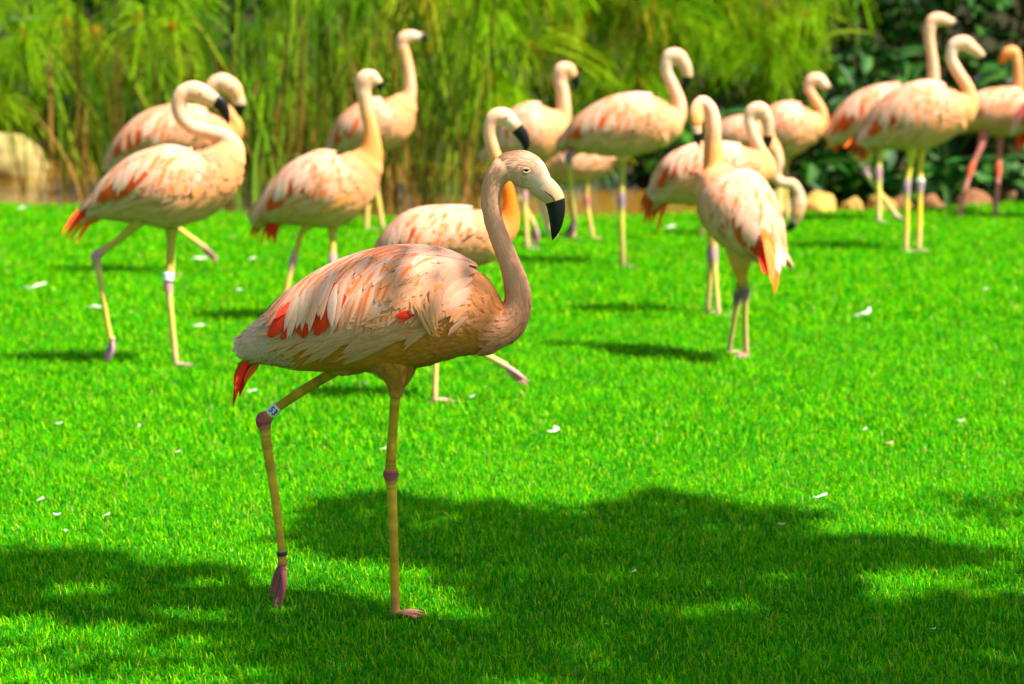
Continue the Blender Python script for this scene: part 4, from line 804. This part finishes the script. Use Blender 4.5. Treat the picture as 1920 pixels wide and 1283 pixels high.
for q in [(70, 541, 40, 8, .35, .1, 'long white feather on the lawn far left of the S-necked flamingo'), (373, 487, 30, 9, .0, .12, 'white feather on the lawn by the curled-head bird\'s raised foot'), (178, 577, 36, 6, -.1, .05, 'white feather with a bare shaft left of the trailing foot'), (371, 612, 26, 6, .1, .1, 'greyish feather beside a body shadow near the white-banded leg'),
          (1624, 594, 30, 9, .5, .45, 'curled white feather alone on the open lawn at the right'), (1044, 810, 26, 11, 1.0, .2, 'broad white feather on the lawn below the forward pink foot'), (1258, 428, 18, 7, 0, .1, 'small white feather near the pond by the one-legged flamingo'), (1541, 934, 26, 7, .2, .3, 'forked white feather just above the tree shade'), (1460, 985, 24, 3, -.7, .2, 'thin bent feather shaft at the rim of the tree shade'),
          (78, 937, 20, 6, 1.2, .1, SM), (104, 966, 20, 6, -1, .1, SM), (122, 996, 20, 5, -1.2, .1, SM), (203, 966, 14, 4, .6, .1, SM), (472, 487, 14, 5, 0, .1, SM), (447, 545, 12, 5, .2, .1, SM), (1668, 832, 14, 5, .3, .1, SM), (1800, 790, 14, 4, .1, .1, SM), (1848, 543, 12, 4, .2, .1, SM), (1623, 806, 14, 4, 1, .1, SM), (686, 720, 14, 5, 1.2, .1, SM), (470, 735, 22, 5, -.2, .1, SM), (1190, 1073, 14, 4, .4, .1, SM), (1750, 1180, 14, 4, .4, .1, SM), (335, 848, 12, 4, .4, .1, SM), (110, 795, 14, 5, .2, .1, SM), (262, 800, 12, 4, 1, .1, SM), (40, 392, 16, 5, .2, .1, SM), (885, 745, 12, 4, .2, .1, SM), (720, 842, 14, 4, .5, .1, SM)]:
    moult(q[0], q[1], q[2] * 1.15, q[3], q[4] + random.uniform(-.5, .5), q[5] + random.uniform(.05, .3), (.66, .62, .55) if q[0] != 1668 else (.7, .3, .2), q[6])

# ------------------------------------------------------------------ the tree that shades the near lawn (it stands right of the picture)
MASK = [(150, 1105, 330, 58), (420, 1140, 210, 62), (560, 1195, 200, 60), (60, 1090, 160, 50), (720, 990, 175, 62), (960, 1020, 230, 72), (1250, 990, 150, 72), (1400, 1020, 200, 55), (1100, 1100, 300, 62), (1480, 1085, 210, 50), (1640, 1030, 140, 22), (1860, 950, 110, 26),
        (1000, 1225, 520, 62), (1500, 1205, 480, 75), (1820, 1160, 160, 40), (650, 1245, 190, 48), (1600, 1290, 520, 50), (1000, 1290, 520, 40), (1780, 1045, 180, 16)]
HOLE = [(735, 1112, 125, 26), (1750, 1092, 190, 22), (180, 1235, 300, 36), (1300, 1146, 130, 14), (980, 1168, 120, 12)]
THIN = [(400, 1120, 330, 36), (1860, 950, 130, 30)]                    # thinner foliage: the light that reaches the near bird
def shade(x, y):
    if not (-60 < x < 1980 and y < 1300): return .5 if y > 1300 else (.3 if x >= 1980 and y > 880 else 0)
    if any(((x - a) / c) ** 2 + ((y - b) / e) ** 2 < 1 for a, b, c, e in HOLE): return .12
    if any(((x - a) / c) ** 2 + ((y - b) / e) ** 2 < 1 for a, b, c, e in THIN): return .15
    return 1.0 if any(((x - a) / c) ** 2 + ((y - b) / e) ** 2 < 1 for a, b, c, e in MASK) else 0
TLEAF = MB(); cnt = 0; tips = []
while cnt < 19000:
    d_ = random.uniform(4.2, 10.4); xg = random.uniform(-1.6, 4.2); r_ = Vector((xg, d_, -CAM_H)); zc = r_.y * CP + CAM_H * SP; x = 960 + FPX * xg / zc; y = H0 / 2 - FPX * (-CAM_H * CP + r_.y * SP) / zc
    wob = Vector((xg * 4, d_ * 4, 0)); x += 70 * noise.noise(wob) + 25 * noise.noise(wob * 3); y += 22 * noise.noise(wob + Vector((9, 3, 1))) + 12 * noise.noise(wob * 3.3 + Vector((2, 7, 1)))
    if random.random() > shade(x, y): continue
    h = random.uniform(4.9, 6.6); p = Vector((xg, d_, 0)) + SUN * (h / SUN.z)
    if noise.noise(p * 3.0) < -.20: continue
    a, b_ = random.uniform(0, 6.28), random.uniform(-.7, .3); l = random.uniform(.06, .11); wv = l * .31
    T = np.array((math.cos(a) * math.cos(b_), math.sin(a) * math.cos(b_), math.sin(b_))); S = np.cross(T, (random.gauss(0, .5), random.gauss(0, .5), 1)); S = S / np.linalg.norm(S); q = np.array(p)
    c = jit((.03, .10, .015), .3); TLEAF.grid([[q, q], [q + T * l * .45 - S * wv, q + T * l * .45 + S * wv], [q + T * l, q + T * l]], [[c] * 2] * 3); cnt += 1
    if cnt % 600 == 0: tips.append(Vector(p))
troot = tag(empty('shade_tree', (6.6, 4.0, 0)), 'broad leafy tree whose boughs shade the near lawn', 'tree')
TB = np.array((6.6, 4.0, 0)); mb = MB(); Loft([TB + (0, 0, -.1), TB + (-.1, 0, 2), TB + (-.3, .1, 3.2), TB + (-.6, .2, 4.6)], [.36, .27, .22, .15], (0, 1, 0), 1, [(.10, .075, .05)] * 4, 6).rings(mb, 16); link('trunk', mb.mesh('trunk', TB), M_BARK, troot)
for q in tips:
    mb = MB(); s0 = TB + (-.55, .2, 4.3); e = np.array(q); m_ = s0 * .5 + e * .5 + np.array((0, 0, .25)); Loft([s0, m_, e], [.05, .022, .006], (0, 1, .02), 1, [(.10, .075, .05)] * 3, 6).rings(mb, 8); link('bough', mb.mesh('bough', TB), M_BARK, troot)
co = link('crown', TLEAF.mesh('crown', TB), M_LEAF, troot); co['kind'] = 'stuff'

# ------------------------------------------------------------------ grass: real blades, dense near the camera
def grass(zones):
    Vs, Cs, n_tot = [], [], 0
    for y0, y1, dens, wd, ln_ in zones:
        xm = lambda y: .2 * y + .55
        A = (xm(y0) + xm(y1)) * (y1 - y0); n = int(A * dens)
        y = rng.uniform(y0, y1, n); x = rng.uniform(-1, 1, n) * (.2 * y + .55); ok = y < np.interp(x, EX, EY) + .06; x, y = x[ok], y[ok]; n = len(x)
        clump = np.array([noise.noise(Vector((a * 5, b * 5, 0))) for a, b in zip(x[::1], y[::1])]); fine = np.array([noise.noise(Vector((a * 22, b * 22, 3))) for a, b in zip(x, y)])
        az = rng.uniform(0, 2 * np.pi, n); lean = np.clip(rng.normal(.75, .35, n) + .2 * fine, .1, 1.45); l = ln_ * rng.uniform(.6, 1.35, n) * (1 + .25 * clump); w_ = wd * rng.uniform(.65, 1.2, n)
        dx, dy = np.cos(az), np.sin(az); sx, sy = -dy, dx; k1, k2 = .55, 1.0
        tw = rng.normal(0, .5, n)
        sz = np.sin(tw) * .6; sx, sy = sx * np.cos(tw), sy * np.cos(tw)
        B0 = np.stack([x, y, np.full(n, -.003)], 1); S = np.stack([sx, sy, sz], 1) * (w_ * .5)[:, None]
        a1, a2 = lean * .55, lean * 1.15
        M1 = B0 + np.stack([dx * np.sin(a1), dy * np.sin(a1), np.cos(a1)], 1) * (l * .55)[:, None]
        T2 = M1 + np.stack([dx * np.sin(a2), dy * np.sin(a2), np.cos(a2)], 1) * (l * .45)[:, None]
        V = np.stack([B0 - S, B0 + S, M1 + S * .9, M1 - S * .9, T2], 1); Vs.append(V.reshape(-1, 3))
        base = np.array([.062, .46, .0003]); yel = np.array([.34, .56, .0005]); dk = np.array([.003, .20, .0006]); dry = np.array([.42, .34, .10])
        r = rng.random(n); t = np.clip(.5 + .5 * clump + .4 * fine + rng.normal(0, .34, n), 0, 1)[:, None]
        c = dk * (1 - t) + base * t; yy = (r < .27)[:, None]; c = np.where(yy, c * .35 + yel * .65, c); c = np.where((r > .988)[:, None], dry, c); c = c * rng.uniform(.8, 1.2, (n, 1))
        C = np.repeat(c[:, None], 5, 1); C[:, 4] = C[:, 4] * .8 + yel * .2; Cs.append(C.reshape(-1, 3)); n_tot += n
    V = np.concatenate(Vs); C = np.concatenate(Cs); n = n_tot; i = np.arange(n)[:, None] * 5
    me = bpy.data.meshes.new('grass'); me.vertices.add(n * 5); me.vertices.foreach_set('co', V.astype(np.float32).ravel())
    li = np.concatenate([i, i + 1, i + 2, i + 3, i + 3, i + 2, i + 4], 1).astype(np.int32).ravel(); me.loops.add(n * 7); me.loops.foreach_set('vertex_index', li)
    ls = (np.arange(n)[:, None] * 7 + np.array([[0, 4]])).astype(np.int32).ravel(); me.polygons.add(n * 2); me.polygons.foreach_set('loop_start', ls); me.polygons.foreach_set('loop_total', np.tile(np.array([4, 3], np.int32), n))
    me.polygons.foreach_set('use_smooth', np.ones(n * 2, bool)); me.update(calc_edges=True)
    a = me.color_attributes.new('Col', 'FLOAT_COLOR', 'POINT'); CC = np.ones((n * 5, 4), np.float32); CC[:, :3] = C; a.data.foreach_set('color', CC.ravel()); return me
tag(link('grass', grass([(4.4, 8.0, 17000, .0033, .025), (8.0, 11.0, 8400, .0046, .030), (11.0, 16.8, 4000, .0068, .038)]), M_GRASS), 'bright green mown grass covering the lawn', 'grass', kind='stuff')
